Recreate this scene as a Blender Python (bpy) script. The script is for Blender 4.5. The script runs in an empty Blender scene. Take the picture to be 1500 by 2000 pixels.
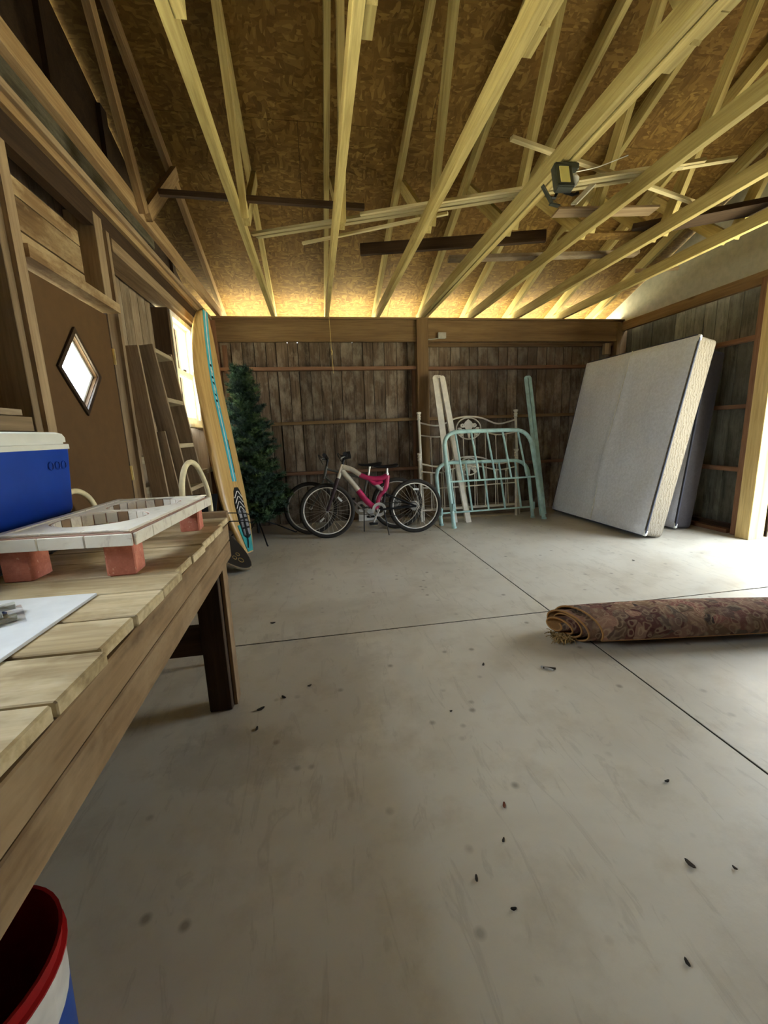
import bpy, math, random
from mathutils import Vector, Matrix
random.seed(7)
S = bpy.context.scene
COL = S.collection
V = Vector
T3 = Matrix.Translation
R = math.radians

# ------------------------------------------------------------------ camera
yaw, pitch, roll = 0.157024, 0.190674, -0.036205
f0 = V((math.sin(yaw), math.cos(yaw), 0)); r0 = V((math.cos(yaw), -math.sin(yaw), 0)); u0 = V((0, 0, 1))
fw = f0 * math.cos(pitch) - u0 * math.sin(pitch); up = u0 * math.cos(pitch) + f0 * math.sin(pitch)
rt = r0 * math.cos(roll) + up * math.sin(roll); up = up * math.cos(roll) - r0 * math.sin(roll)
cd = bpy.data.cameras.new('camera'); cam = bpy.data.objects.new('camera', cd); COL.objects.link(cam)
cd.sensor_fit = 'HORIZONTAL'; cd.sensor_width = 36; cd.lens = 799.7 / 1500 * 36; cd.clip_start = .02
m = Matrix((rt, up, -fw)).transposed().to_4x4(); m.translation = (0, 0, 1.12); cam.matrix_world = m
S.camera = cam

# ------------------------------------------------------------------ light
EXPOSURE = 4.1
w = bpy.data.worlds.new('overcast_sky'); S.world = w; w.use_nodes = True
bg = w.node_tree.nodes['Background']; bg.inputs[0].default_value = (.80, .90, 1.0, 1); bg.inputs[1].default_value = 1.0
sd = bpy.data.lights.new('sun', 'SUN'); sd.energy = 6.5; sd.angle = R(2); sd.color = (1, .95, .85)
so = bpy.data.objects.new('sun', sd); COL.objects.link(so)
so.rotation_euler = V((-.05, -.62, -1)).to_track_quat('-Z', 'Y').to_euler(); so.location = (0, 8, 9)

def portal(name, loc, nrm, sx, sy):       # guides sampling through a real opening; gives no light of its own
    d = bpy.data.lights.new(name, 'AREA'); d.shape = 'RECTANGLE'; d.size = sx; d.size_y = sy
    d.cycles.is_portal = True
    o = bpy.data.objects.new(name, d); COL.objects.link(o)
    o.matrix_world = T3(V(loc)) @ V(nrm).to_track_quat('-Z', 'Y').to_matrix().to_4x4()
portal('portal_window_near', (-1.34, .83, 1.73), (1, 0, 0), 1.14, .95)
portal('portal_right', (4.2, 2.48, 1.1), (-1, 0, 0), 1.35, 2.2)
portal('portal_window', (-1.34, 4.23, 1.79), (1, 0, 0), .6, 1.1)
S.view_settings.view_transform = 'Standard'; S.view_settings.look = 'None'
S.view_settings.exposure = EXPOSURE; S.view_settings.gamma = 1; S.view_settings.use_curve_mapping = False
S.cycles.diffuse_bounces = 6; S.cycles.max_bounces = 8; S.cycles.adaptive_threshold = .02; S.cycles.sample_clamp_indirect = 6
S.cycles.use_denoising = True

# ------------------------------------------------------------------ materials
def lin(c):
    return tuple(((x / 255) / 12.92 if x / 255 <= .04045 else ((x / 255 + .055) / 1.055) ** 2.4) for x in c) + (1,)
class NT:
    def __init__(s, name, rough=.7, metal=0, spec=.3):
        s.m = bpy.data.materials.new(name); s.m.use_nodes = True; s.t = s.m.node_tree
        s.b = s.t.nodes['Principled BSDF']; s.b.inputs['Roughness'].default_value = rough
        s.b.inputs['Metallic'].default_value = metal; s.b.inputs['Specular IOR Level'].default_value = spec
    def n(s, typ, **k):
        x = s.t.nodes.new(typ)
        for a, v in k.items():
            if a.startswith('i_'):
                key = a[2:]; key = int(key) if key.isdigit() else key.replace('_', ' ')
                if hasattr(v, 'is_output') or isinstance(v, bpy.types.NodeSocket): s.t.links.new(v, x.inputs[key])
                else: x.inputs[key].default_value = v
            else: setattr(x, a, v)
        return x
    def l(s, a, b): s.t.links.new(a, b)
    def coord(s, scale=(1, 1, 1), rnd=True, rot=(0, 0, 0)):
        tc = s.n('ShaderNodeTexCoord'); out = tc.outputs['Object']
        if rnd:
            oi = s.n('ShaderNodeObjectInfo'); mu = s.n('ShaderNodeMath', operation='MULTIPLY', i_0=oi.outputs['Random'], i_1=37.0)
            ad = s.n('ShaderNodeVectorMath', operation='ADD', i_0=out, i_1=mu.outputs[0]); out = ad.outputs[0]
        mp = s.n('ShaderNodeMapping', i_Vector=out); mp.inputs['Scale'].default_value = scale; mp.inputs['Rotation'].default_value = rot
        return mp.outputs[0]
    def noise(s, vec, scale=5, detail=4, rough=.55, dist=0):
        return s.n('ShaderNodeTexNoise', i_Vector=vec, i_Scale=scale, i_Detail=detail, i_Roughness=rough, i_Distortion=dist).outputs['Fac']
    def ramp(s, fac, stops):
        r = s.n('ShaderNodeValToRGB', i_Fac=fac); e = r.color_ramp.elements
        while len(e) < len(stops): e.new(.5)
        for x, (p, c) in zip(e, stops): x.position = p; x.color = lin(c) if len(c) == 3 else c
        return r.outputs[0]
    def mix(s, fac, a, b, typ='MIX'):
        x = s.n('ShaderNodeMix', data_type='RGBA', blend_type=typ)
        for i, v in ((0, fac), (6, a), (7, b)):
            if isinstance(v, bpy.types.NodeSocket): s.l(v, x.inputs[i])
            else: x.inputs[i].default_value = (lin(v) if isinstance(v, tuple) and len(v) == 3 else v)
        return x.outputs[2]
    def done(s, col, bump=None, bs=.3, bd=.01):
        if isinstance(col, tuple): s.b.inputs['Base Color'].default_value = lin(col)
        else: s.l(col, s.b.inputs['Base Color'])
        if bump is not None:
            b = s.n('ShaderNodeBump', i_Height=bump, i_Strength=bs, i_Distance=bd); s.l(b.outputs[0], s.b.inputs['Normal'])
        return s.m

def plain(name, c, rough=.6, metal=0, spec=.35, var=.08):
    k = NT(name, rough, metal, spec); v = k.coord((1, 1, 1))
    n = k.noise(v, 14, 3)
    lo = tuple(max(0, x * (1 - var)) for x in c); hi = tuple(min(255, x * (1 + var)) for x in c)
    return k.done(k.ramp(n, [(.3, lo), (.7, hi)]), n, .08, .004)

def wood(name, a, b, dark, gs=18, knots=.5, rough=.75, blotch=None, vary=.25, spec=.2):
    k = NT(name, rough, 0, spec); v = k.coord((.06, 1, 1)); v2 = k.coord((.5, 1, 1))
    g = k.noise(v, gs, 6, .65, .6); fine = k.noise(v, gs * 6, 3)
    col = k.ramp(g, [(.25, dark), (.42, a), (.62, b), (.85, a)])
    col = k.mix(k.ramp(fine, [(.35, (70, 70, 70)), (.6, (255, 255, 255))]), k.mix(.35, col, dark), col)
    kn = k.n('ShaderNodeTexVoronoi', i_Vector=k.coord((.9, 3, 3)), i_Scale=1.6).outputs['Distance']
    col = k.mix(k.ramp(kn, [(.03, (255 * knots,) * 3), (.09, (0, 0, 0))]), col, dark)
    if blotch:
        bl = k.noise(v2, 7, 5, .7); col = k.mix(k.ramp(bl, [(.45, (0, 0, 0)), (.66, (215, 215, 215))]), col, blotch)
    oi = k.n('ShaderNodeObjectInfo'); mr = k.n('ShaderNodeMapRange', i_Value=oi.outputs['Random'], i_3=1 - vary, i_4=1 + vary * .35)
    col = k.mix(1.0, col, mr.outputs[0], 'MULTIPLY')
    return k.done(col, k.mix(.4, g, fine), .35, .006)

TRUSS = wood('truss_pine', (182, 164, 106), (202, 186, 126), (130, 108, 62), 14, .7)
TRUSSG = wood('aged_pine', (150, 122, 86), (172, 146, 108), (92, 70, 46), 16, .7)
BEAM = wood('beam_pine', (124, 98, 66), (142, 116, 80), (86, 64, 42), 9, .8)
STUD = wood('stud_pine', (150, 128, 100), (170, 148, 118), (98, 78, 56), 12, .8)
REDST = wood('girt_redwood', (128, 94, 70), (144, 108, 82), (88, 62, 46), 16, .6)
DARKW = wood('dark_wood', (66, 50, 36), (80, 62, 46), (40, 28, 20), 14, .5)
PLANK = wood('weathered_plank', (104, 87, 69), (130, 111, 90), (54, 42, 32), 26, .5, .85, (170, 158, 138), .35)
PLANKL = wood('pale_barn_plank', (134, 116, 94), (156, 138, 114), (84, 68, 52), 22, .6, .85, (172, 158, 136), .25)
PLANKR = wood('greygreen_plank', (106, 103, 88), (132, 129, 112), (62, 57, 48), 20, .5, .85, (150, 147, 130), .5)
HEADW = wood('door_header_plank', (142, 114, 80), (178, 152, 114), (88, 66, 44), 7, .9, .8, (208, 186, 146), .2)
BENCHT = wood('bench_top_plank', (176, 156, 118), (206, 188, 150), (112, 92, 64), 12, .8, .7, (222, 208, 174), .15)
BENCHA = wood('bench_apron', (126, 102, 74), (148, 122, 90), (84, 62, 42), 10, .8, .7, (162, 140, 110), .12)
LADW = wood('ladder_wood', (138, 118, 94), (158, 138, 112), (84, 68, 50), 20, .7)
LADT = wood('ladder_tread_wood', (176, 160, 130), (196, 182, 152), (120, 102, 76), 14, .3)
JAMB = wood('door_jamb_pine', (196, 170, 112), (216, 192, 134), (142, 110, 62), 9, .9)

def osb():
    k = NT('osb_sheathing', .75, 0, .2)
    cols = []
    base = k.coord((1, 1, 1)); wn = k.n('ShaderNodeTexNoise', i_Vector=base, i_Scale=3.0, i_Detail=2).outputs['Color']
    for i, (sc, ro) in enumerate((((14, 52, 20), .5), ((46, 15, 20), -.3), ((18, 60, 20), 1.1))):
        ad = k.n('ShaderNodeVectorMath', operation='MULTIPLY_ADD', i_0=wn, i_1=(.14, .14, .14), i_2=base)
        mp = k.n('ShaderNodeMapping', i_Vector=ad.outputs[0]); mp.inputs['Scale'].default_value = sc; mp.inputs['Rotation'].default_value = (0, 0, ro)
        cols.append(k.n('ShaderNodeTexVoronoi', i_Vector=mp.outputs[0], i_Scale=1.0).outputs['Color'])
    sel = k.noise(base, 8, 2)
    a = k.mix(k.ramp(sel, [(.47, (0, 0, 0)), (.5, (255,) * 3)]), cols[0], cols[1])
    a = k.mix(k.ramp(k.noise(base, 13, 2), [(.52, (0, 0, 0)), (.56, (255,) * 3)]), a, cols[2])
    bw = k.n('ShaderNodeRGBToBW', i_Color=a).outputs[0]
    col = k.ramp(bw, [(.1, (92, 68, 30)), (.4, (108, 82, 38)), (.62, (118, 92, 44)), (.95, (144, 116, 62))])
    col = k.mix(k.ramp(k.noise(base, 22, 3, .6), [(.24, (200,) * 3), (.34, (0, 0, 0))]), col, (74, 48, 22))
    col = k.mix(k.ramp(k.noise(base, 1.1, 4), [(.4, (0, 0, 0)), (.7, (130,) * 3)]), col, (126, 88, 44))
    return k.done(col, bw, .25, .004)
OSB = osb()

def concrete():
    k = NT('concrete', .52, 0, .4); v = k.coord((1, 1, 1), False)
    big = k.noise(v, .9, 5, .6, .4); mid = k.noise(v, 5, 6, .65); fine = k.noise(v, 60, 3, .6)
    col = k.ramp(big, [(.3, (186, 178, 160)), (.5, (206, 200, 184)), (.7, (214, 210, 196))])
    col = k.mix(k.ramp(mid, [(.28, (170,) * 3), (.5, (0, 0, 0))]), col, (162, 150, 128))
    col = k.mix(k.ramp(k.noise(v, 2.3, 5, .7, 1.5), [(.58, (0, 0, 0)), (.72, (120,) * 3)]), col, (208, 204, 192))
    sp = k.n('ShaderNodeTexVoronoi', i_Vector=v, i_Scale=9).outputs['Distance']
    spots = k.mix(1, k.ramp(sp, [(.06, (220,) * 3), (.16, (0, 0, 0))]), k.ramp(k.noise(v, 3, 2), [(.46, (0, 0, 0)), (.56, (255,) * 3)]), 'MULTIPLY')
    col = k.mix(spots, col, (122, 112, 96))
    # muddy stain beside the bench foot and trodden dirt along the back wall
    tc = k.n('ShaderNodeTexCoord').outputs['Object']
    for (cx, cy, sx, sy, amt) in ((-.15, 1.75, 2.2, 1.9, .5), (1.9, 4.65, .9, 3, .45), (-.35, 1.35, 4, 6, .5), (.2, 2.4, 1.6, 3, .35)):
        mp = k.n('ShaderNodeMapping', i_Vector=tc); mp.inputs['Location'].default_value = (-cx * sx, -cy * sy, 0); mp.inputs['Scale'].default_value = (sx, sy, 0)
        ln = k.n('ShaderNodeVectorMath', operation='LENGTH', i_0=mp.outputs[0]).outputs['Value']
        ad = k.n('ShaderNodeMath', operation='MULTIPLY_ADD', i_0=k.noise(v, 4.5, 5, .7), i_1=-1.5, i_2=ln)
        col = k.mix(k.ramp(ad.outputs[0], [(0, (255 * amt,) * 3), (.3, (0, 0, 0))]), col, (112, 100, 80))
    wv = k.noise(k.coord((3.2, .7, 1), False, (0, 0, .5)), 3.5, 4, .6, 2.0); col = k.mix(k.ramp(wv, [(.58, (0, 0, 0)), (.64, (120,) * 3), (.70, (0, 0, 0))]), col, (120, 110, 92))
    rg = k.ramp(mid, [(.3, (150,) * 3), (.7, (190,) * 3)]); k.l(rg, k.b.inputs['Roughness'])
    return k.done(col, k.mix(.5, mid, fine), .12, .006)
CONC = concrete()
GROUND = plain('sandy_ground', (196, 190, 160), .95, 0, .1, .1)

def glassmat():
    k = NT('window_glass'); t = k.t; out = t.nodes['Material Output']
    tr = k.n('ShaderNodeBsdfTransparent'); gl = k.n('ShaderNodeBsdfGlossy', i_Roughness=.02); fr = k.n('ShaderNodeValue'); fr.outputs[0].default_value = .07
    mx = k.n('ShaderNodeMixShader', i_0=fr.outputs[0], i_1=tr.outputs[0], i_2=gl.outputs[0]); k.l(mx.outputs[0], out.inputs[0]); return k.m
GLASS = glassmat()
VINYL = plain('white_vinyl', (228, 230, 226), .4)
DOORM = plain('brown_door_paint', (92, 68, 42), .55, 0, .3, .05)
TRIMD = plain('dark_door_trim', (54, 40, 28), .5)
BRASS = plain('hinge_brass', (214, 196, 140), .35, .8)
WHITEP = plain('white_board_sheet', (178, 176, 160), .8, 0, .15, .05)
DARKG = plain('dark_sheathing', (34, 28, 24), .9, 0, .1)
CREAMP = plain('cream_door_paint', (226, 214, 176), .6)
GALV = plain('galvanised_box', (176, 174, 166), .45, .3)
BLACKP = plain('black_plastic', (20, 20, 21), .45)
CHROME = plain('chrome', (214, 212, 204), .22, .45)
ALLOY = plain('alloy_rim', (226, 222, 212), .35, .15)
RUBBER = plain('tyre_rubber', (46, 42, 37), .85)
MINT = None

# ------------------------------------------------------------------ builders
WM = {}
class Buf:
    def __init__(s): s.v = []; s.f = []; s.mi = []; s.cur = 0
    def add(s, vs, fs):
        o = len(s.v); s.v += [tuple(x) for x in vs]
        for f in fs: s.f.append(tuple(o + i for i in f)); s.mi.append(s.cur)
        return s
    def box(s, a, b):
        (x0, y0, z0), (x1, y1, z1) = a, b
        return s.add([(x0, y0, z0), (x1, y0, z0), (x1, y1, z0), (x0, y1, z0), (x0, y0, z1), (x1, y0, z1), (x1, y1, z1), (x0, y1, z1)],
                     [(0, 3, 2, 1), (4, 5, 6, 7), (0, 1, 5, 4), (1, 2, 6, 5), (2, 3, 7, 6), (3, 0, 4, 7)])
    def mbox(s, M, hx, hy, hz, bev=0):
        if bev <= 0:
            vs = [M @ V((x, y, z)) for z in (-hz, hz) for (x, y) in ((-hx, -hy), (hx, -hy), (hx, hy), (-hx, hy))]
            return s.add(vs, [(0, 3, 2, 1), (4, 5, 6, 7), (0, 1, 5, 4), (1, 2, 6, 5), (2, 3, 7, 6), (3, 0, 4, 7)])
        b = min(bev, hx * .9, hy * .9, hz * .9); rings = []
        def ring(z, i):
            X, Y = hx - i, hy - i; c = b if i == 0 else b * .0 + b
            X0, Y0 = X, Y; c = b
            return [(-X0 + c, -Y0), (X0 - c, -Y0), (X0, -Y0 + c), (X0, Y0 - c), (X0 - c, Y0), (-X0 + c, Y0), (-X0, Y0 - c), (-X0, -Y0 + c)], z
        vs = []
        for z, i in ((-hz, b * .7), (-hz + b * .7, 0), (hz - b * .7, 0), (hz, b * .7)):
            p, zz = ring(z, i); vs += [M @ V((x, y, zz)) for x, y in p]
        fs = [tuple(range(7, -1, -1)), tuple(range(24, 32))]
        for k in range(3):
            for i in range(8): fs.append((k * 8 + i, k * 8 + (i + 1) % 8, k * 8 + 8 + (i + 1) % 8, k * 8 + 8 + i))
        return s.add(vs, fs)
    def tube(s, pts, r, n=8, caps=True, closed=False):
        pts = [V(p) for p in pts]; N = len(pts); rs = r if isinstance(r, (list, tuple)) else [r] * N
        tans = []
        for i in range(N):
            a = pts[(i - 1) % N] if (closed or i > 0) else pts[i]; b = pts[(i + 1) % N] if (closed or i < N - 1) else pts[i]
            t = b - a; tans.append(t.normalized() if t.length > 1e-9 else V((0, 0, 1)))
        t0 = tans[0]; nrm = t0.cross(V((0, 0, 1)) if abs(t0.z) < .9 else V((1, 0, 0))).normalized(); vs = []
        for i in range(N):
            nrm = (nrm - tans[i] * nrm.dot(tans[i])).normalized(); bi = tans[i].cross(nrm)
            vs += [pts[i] + (nrm * math.cos(2 * math.pi * j / n) + bi * math.sin(2 * math.pi * j / n)) * rs[i] for j in range(n)]
        fs = []
        for i in range(N if closed else N - 1):
            A = i * n; Bq = ((i + 1) % N) * n
            for j in range(n): fs.append((A + j, A + (j + 1) % n, Bq + (j + 1) % n, Bq + j))
        if caps and not closed: fs += [tuple(range(n - 1, -1, -1)), tuple(range((N - 1) * n, N * n))]
        return s.add(vs, fs)
    def lathe(s, c, prof, n=24, axis=None, closed=False):
        M = axis if axis is not None else Matrix.Identity(3); c = V(c); vs = []
        for r, z in prof:
            vs += [c + M @ V((r * math.cos(2 * math.pi * j / n), r * math.sin(2 * math.pi * j / n), z)) for j in range(n)]
        fs = []; K = len(prof)
        for i in range(K if closed else K - 1):
            A = i * n; Bq = ((i + 1) % K) * n
            for j in range(n): fs.append((A + j, A + (j + 1) % n, Bq + (j + 1) % n, Bq + j))
        return s.add(vs, fs)
    def prism(s, poly, M, h):                 # poly in local XY, extruded -h..h along local Z
        n = len(poly); vs = [M @ V((x, y, -h)) for x, y in poly] + [M @ V((x, y, h)) for x, y in poly]
        return s.add(vs, [tuple(range(n - 1, -1, -1)), tuple(range(n, 2 * n))] + [(i, (i + 1) % n, n + (i + 1) % n, n + i) for i in range(n)])

def link(o, parent, Wm):
    COL.objects.link(o)
    if parent is not None:
        o.parent = parent; o.matrix_basis = WM[parent].inverted() @ Wm
    else: o.matrix_basis = Wm
    WM[o] = Wm; return o
def mk(name, buf, mats, parent=None, origin=None, smooth=None):
    if origin is None: origin = WM[parent].translation if parent is not None else V((0, 0, 0))
    o0 = V(origin); me = bpy.data.meshes.new(name)
    me.from_pydata([(x - o0.x, y - o0.y, z - o0.z) for x, y, z in buf.v], [], buf.f)
    for mt in (mats if isinstance(mats, (list, tuple)) else [mats]): me.materials.append(mt)
    if max(buf.mi, default=0): me.polygons.foreach_set('material_index', buf.mi)
    me.validate(); me.update()
    if smooth:
        me.polygons.foreach_set('use_smooth', [True] * len(me.polygons)); me.set_sharp_from_angle(angle=R(smooth))
    return link(bpy.data.objects.new(name, me), parent, T3(o0))
def thing(name, loc, label, cat, group=None, rotz=0):
    o = bpy.data.objects.new(name, None); o.empty_display_size = .1
    link(o, None, T3(V(loc)) @ Matrix.Rotation(rotz, 4, 'Z')); return tag(o, label, cat, group)
def tag(o, label, cat, group=None):
    o['label'] = label; o['category'] = cat
    if group: o['group'] = group
    return o
def struct(o): o['kind'] = 'structure'; return o
def board(name, p0, p1, w, t, mat, parent=None, wdir=(0, 0, 1), bev=0, twist=0):
    """a straight board from p0 to p1; width w along wdir, thickness t across; local X is its grain"""
    p0 = V(p0); p1 = V(p1); x = (p1 - p0); L = x.length; x.normalize(); wd = V(wdir); z = (wd - x * wd.dot(x)).normalized(); y = z.cross(x)
    M = Matrix((x, y, z)).transposed().to_4x4() @ Matrix.Rotation(twist, 4, 'X'); M.translation = (p0 + p1) / 2
    b = Buf().mbox(Matrix.Identity(4), L / 2, t / 2, w / 2, bev)
    me = bpy.data.meshes.new(name); me.from_pydata(b.v, [], b.f); me.materials.append(mat); me.update()
    return link(bpy.data.objects.new(name, me), parent, M)
def bez(P, n=10):
    """Catmull-Rom through the points"""
    P = [V(p) for p in P]; Q = [P[0] * 2 - P[1]] + P + [P[-1] * 2 - P[-2]]; out = []
    for i in range(1, len(Q) - 2):
        a, b, c, d = Q[i - 1:i + 3]
        for k in range(n):
            t = k / n; out.append(.5 * ((2 * b) + (c - a) * t + (2 * a - 5 * b + 4 * c - d) * t * t + (3 * b - a - 3 * c + d) * t ** 3))
    return out + [P[-1]]

# ================================================================== SETTING
XL, XR, YB, YF, ZT = -1.11, 4.10, 5.20, -.70, 2.48
# ---- ground and floor
g = Buf(); g.box((-40, -40, -.4), (40, 40, -.14)); struct(mk('ground', g, GROUND))
fl = Buf(); fl.box((XL - .2, YF - .1, -.14), (XR + .2, YB + .2, -.003)); FLOOR = struct(mk('floor', fl, plain('joint_dirt', (44, 38, 30), .95)))
jx, jy, jw = 1.365, 2.18, .0055
for (x0, x1) in ((XL - .2, jx - jw), (jx + jw, XR + .2)):
    for (y0, y1) in ((YF - .1, jy - jw), (jy + jw, YB + .2)):
        b = Buf(); b.box((x0, y0, -.003), (x1, y1, 0)); mk('concrete_slab', b, CONC, FLOOR)

# ---- back wall
pb = [XL - .2]
while pb[-1] < XR + .15: pb.append(pb[-1] + random.uniform(.118, .158))
leaks = [3, 8, 9, 14]                     # joints where daylight shows under the beam
b = Buf(); xa = XL - .25
for i in leaks: b.box((xa, YB + .155, -.1), (pb[i] - .006, YB + .175, 2.32)); b.box((pb[i] - .006, YB + .155, -.1), (pb[i] + .006, YB + .175, 2.226)); xa = pb[i] + .006
b.box((xa, YB + .155, -.1), (XR + .25, YB + .175, 2.32))
WB = struct(mk('wall_back', b, DARKG))
for x, xn in zip(pb[:-1], pb[1:]):
    pw = xn - x; y = YB + .135 + random.uniform(-.006, .006)
    board('plank', (x + pw / 2, y, -.02), (x + pw / 2 + random.uniform(-.002, .002), y, 2.46), pw - random.uniform(.004, .010), .022, PLANK, WB, (1, 0, 0), twist=random.uniform(-.015, .015))
for x0, x1 in ((XL - .05, 1.30), (1.45, XR + .05)):
    zr = 0
    for z, mt in ((1.905, REDST), (1.27, BEAM), (.655, REDST)):
        board('girt', (x0, YB + .065, z + random.uniform(-.01, .01)), (x1, YB + .065, z + random.uniform(-.005, .012)), .09, .038, mt, WB, (0, 1, 0))
    board('header_beam', (x0 - .05, YB + .03, 2.335), (x1 + .02, YB + .03, 2.335), .25, .04, BEAM, WB, bev=.003)
board('ledger_strip', (1.45, YB + .085, 2.185), (XR, YB + .085, 2.185), .05, .03, BEAM, WB)
board('plate', (XL - .1, YB + .06, 2.47), (XR + .1, YB + .06, 2.47), .16, .02, BEAM, WB, (0, 1, 0))
board('post', (1.375, YB + .045, 0), (1.375, YB + .045, 2.46), .145, .14, BEAM, WB, (1, 0, 0), bev=.004)
board('corner_post', (XL + .01, YB + .06, 0), (XL + .01, YB + .06, 2.44), .13, .13, REDST, WB, (1, 0, 0), bev=.004)
board('corner_post', (XR + .02, YB + .06, 0), (XR + .02, YB + .06, 2.44), .14, .13, BEAM, WB, (1, 0, 0), bev=.004)
board('nailer', (XL + .14, YB + .05, 0), (XL + .14, YB + .05, 2.18), .05, .04, REDST, WB, (1, 0, 0))
board('nailer', (1.275, YB + .085, 0), (1.275, YB + .085, 1.90), .04, .05, REDST, WB, (1, 0, 0))
board('block', (XR - .16, YB + .05, 2.05), (XR - .16, YB + .05, 2.19), .09, .05, STUD, WB, (1, 0, 0))

# ---- left wall
WY0, WY1, WZ0, WZ1 = 3.92, 4.52, 1.26, 2.20; WX = XL + .08           # window opening
VY0, VY1 = .26, 1.40                                  # second window, beside the workbench
DY0, DY1, DZ1 = 2.0, 2.79, 1.86                       # door opening
b = Buf()
xs0, xs1 = XL - .20, XL - .18
b.box((xs0, YF, -.1), (xs1, VY0, 2.48)); b.box((xs0, VY1, -.1), (xs1, DY0, 2.48)); b.box((xs0, VY0, -.1), (xs1, VY1, WZ0)); b.box((xs0, VY0, WZ1), (xs1, VY1, 2.48)); b.box((xs0, DY0, DZ1), (xs1, DY1, 2.48)); b.box((xs0, DY1, -.1), (xs1, WY0, 2.48))
b.box((xs0, WY0, -.1), (xs1, WY1, WZ0)); b.box((xs0, WY0, WZ1), (xs1, WY1, 2.48)); b.box((xs0, WY1, -.1), (xs1, YB + .2, 2.48))
WL = struct(mk('wall_left', b, DARKG))
y = YF
while y < YB + .05:
    pw = random.uniform(.11, .16); c = y + pw / 2; x = XL - .165
    segs = [(-.02, 2.44)]
    if c > DY0 - .04 and c < DY1 + .02: segs = [(DZ1 + .02, 2.44)]
    elif (c > WY0 - .06 and c < WY1 + .06) or (c > VY0 - .06 and c < VY1 + .06): segs = [(-.02, WZ0 - .02)]
    for z0, z1 in segs:
        board('plank', (x, c, z0), (x, c, z1 - random.uniform(0, .02)), pw - random.uniform(.004, .01), .022, PLANKL, WL, (0, 1, 0), twist=random.uniform(-.02, .02))
    y += pw
board('top_plate', (XL - .06, YF, 2.462), (XL - .06, YB + .1, 2.462), .20, .036, STUD, WL, (1, 0, 0), bev=.002)
board('header_beam', (XL + .0, YF, 2.425), (XL + .0, YB, 2.425), .045, .04, TRUSSG, WL)
board('header_beam', (XL - .03, YF, 2.345), (XL - .03, YB, 2.345), .12, .05, DARKW, WL)
for z0, z1 in ((1.875, 2.03), (2.035, 2.17), (2.172, 2.25)):     # boards over the door
    board('plank', (XL - .10, DY0 - .08, (z0 + z1) / 2), (XL - .10, 2.70, (z0 + z1) / 2 + .004), z1 - z0 - .004, .024, HEADW, WL)
board('door_header', (XL - .03, DY0, 1.885), (XL - .03, DY1, 1.885), .05, .13, HEADW, WL)
board('post', (XL - .075, 2.75, 1.90), (XL - .075, 2.75, 2.36), .09, .15, STUD, WL, (0, 1, 0), bev=.003)
board('post', (XL - .075, DY1 + .045, 0), (XL - .075, DY1 + .045, 2.31), .05, .14, STUD, WL, (0, 1, 0), bev=.003)
board('post', (XL - .075, 1.945, 0), (XL - .075, 1.945, 2.31), .09, .15, STUD, WL, (0, 1, 0), bev=.003)
board('post', (XL - .075, 1.62, 0), (XL - .075, 1.62, 2.31), .14, .15, STUD, WL, (0, 1, 0), bev=.003)
board('post', (XL - .09, VY0 - .04, 0), (XL - .09, VY0 - .04, 2.31), .05, .13, STUD, WL, (0, 1, 0))
board('post', (XL - .09, VY1 + .04, 0), (XL - .09, VY1 + .04, 2.31), .05, .13, STUD, WL, (0, 1, 0))
board('post', (XL - .09, WY0 - .03, 0), (XL - .09, WY0 - .03, 2.2), .05, .13, DARKW, WL, (0, 1, 0), bev=.002)
board('post', (XL - .08, WY1 + .03, 0), (XL - .08, WY1 + .03, 2.2), .05, .15, STUD, WL, (0, 1, 0), bev=.002)
board('post', (XL - .08, 4.86, 0), (XL - .08, 4.86, 2.2), .16, .14, REDST, WL, (0, 1, 0), bev=.002)
board('window_header', (XL - .06, DY1 + .07, 2.255), (XL - .055, YB, 2.255), .075, .15, STUD, WL, bev=.002)
for y0, y1, z, mt in ((.2, 1.9, 1.205, STUD), (DY1 + .07, 3.96, 1.0, LADT), (DY1 + .07, 4.9, .80, LADT), (DY1 + .07, 4.9, .25, STUD)):
    board('girt', (XL - .06, y0, z), (XL - .06, y1, z), .045 if z < 1.1 else .055, .10, mt, WL)
board('ledge_board', (XL - .06, 1.52, 1.245), (XL - .05, 1.80, 1.245), .14, .022, PLANKL, WL, (1, 0, 0))

# ---- door with diamond light
def ring_panel(x0, x1, outer, inner):
    b = Buf(); n = len(outer); vs = []
    for xx in (x0, x1): vs += [(xx, y, z) for y, z in outer] + [(xx, y, z) for y, z in inner]
    fs = []
    for i in range(n):
        j = (i + 1) % n
        fs += [(i, j, n + j, n + i), (2 * n + i, 3 * n + i, 3 * n + j, 2 * n + j), (i, 2 * n + i, 2 * n + j, j), (n + i, n + j, 3 * n + j, 3 * n + i)]
    return b.add(vs, fs)
dm = [(2.38, 1.66), (2.55, 1.475), (2.38, 1.29), (2.21, 1.475)]
def dscale(k): return [(2.38 + (a - 2.38) * k, 1.475 + (c - 1.475) * k) for a, c in dm]
oy0, oy1, oz0, oz1 = DY0 + .015, DY1 - .015, .012, DZ1 - .012
out8 = [((oy0 + oy1) / 2, oz1), (oy1, oz1), (oy1, 1.475), (oy1, oz0), ((oy0 + oy1) / 2, oz0), (oy0, oz0), (oy0, 1.475), (oy0, oz1)]
def in8(k):
    d = dscale(k); r = []
    for i in range(4): r += [d[i], ((d[i][0] + d[(i + 1) % 4][0]) / 2, (d[i][1] + d[(i + 1) % 4][1]) / 2)]
    return r
D1 = struct(mk('door_1', ring_panel(XL - .085, XL - .04, out8, in8(1.0)), DOORM))
mk('diamond_trim', ring_panel(XL - .037, XL - .028, in8(1.16), in8(1.0)), TRIMD, D1)
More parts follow.
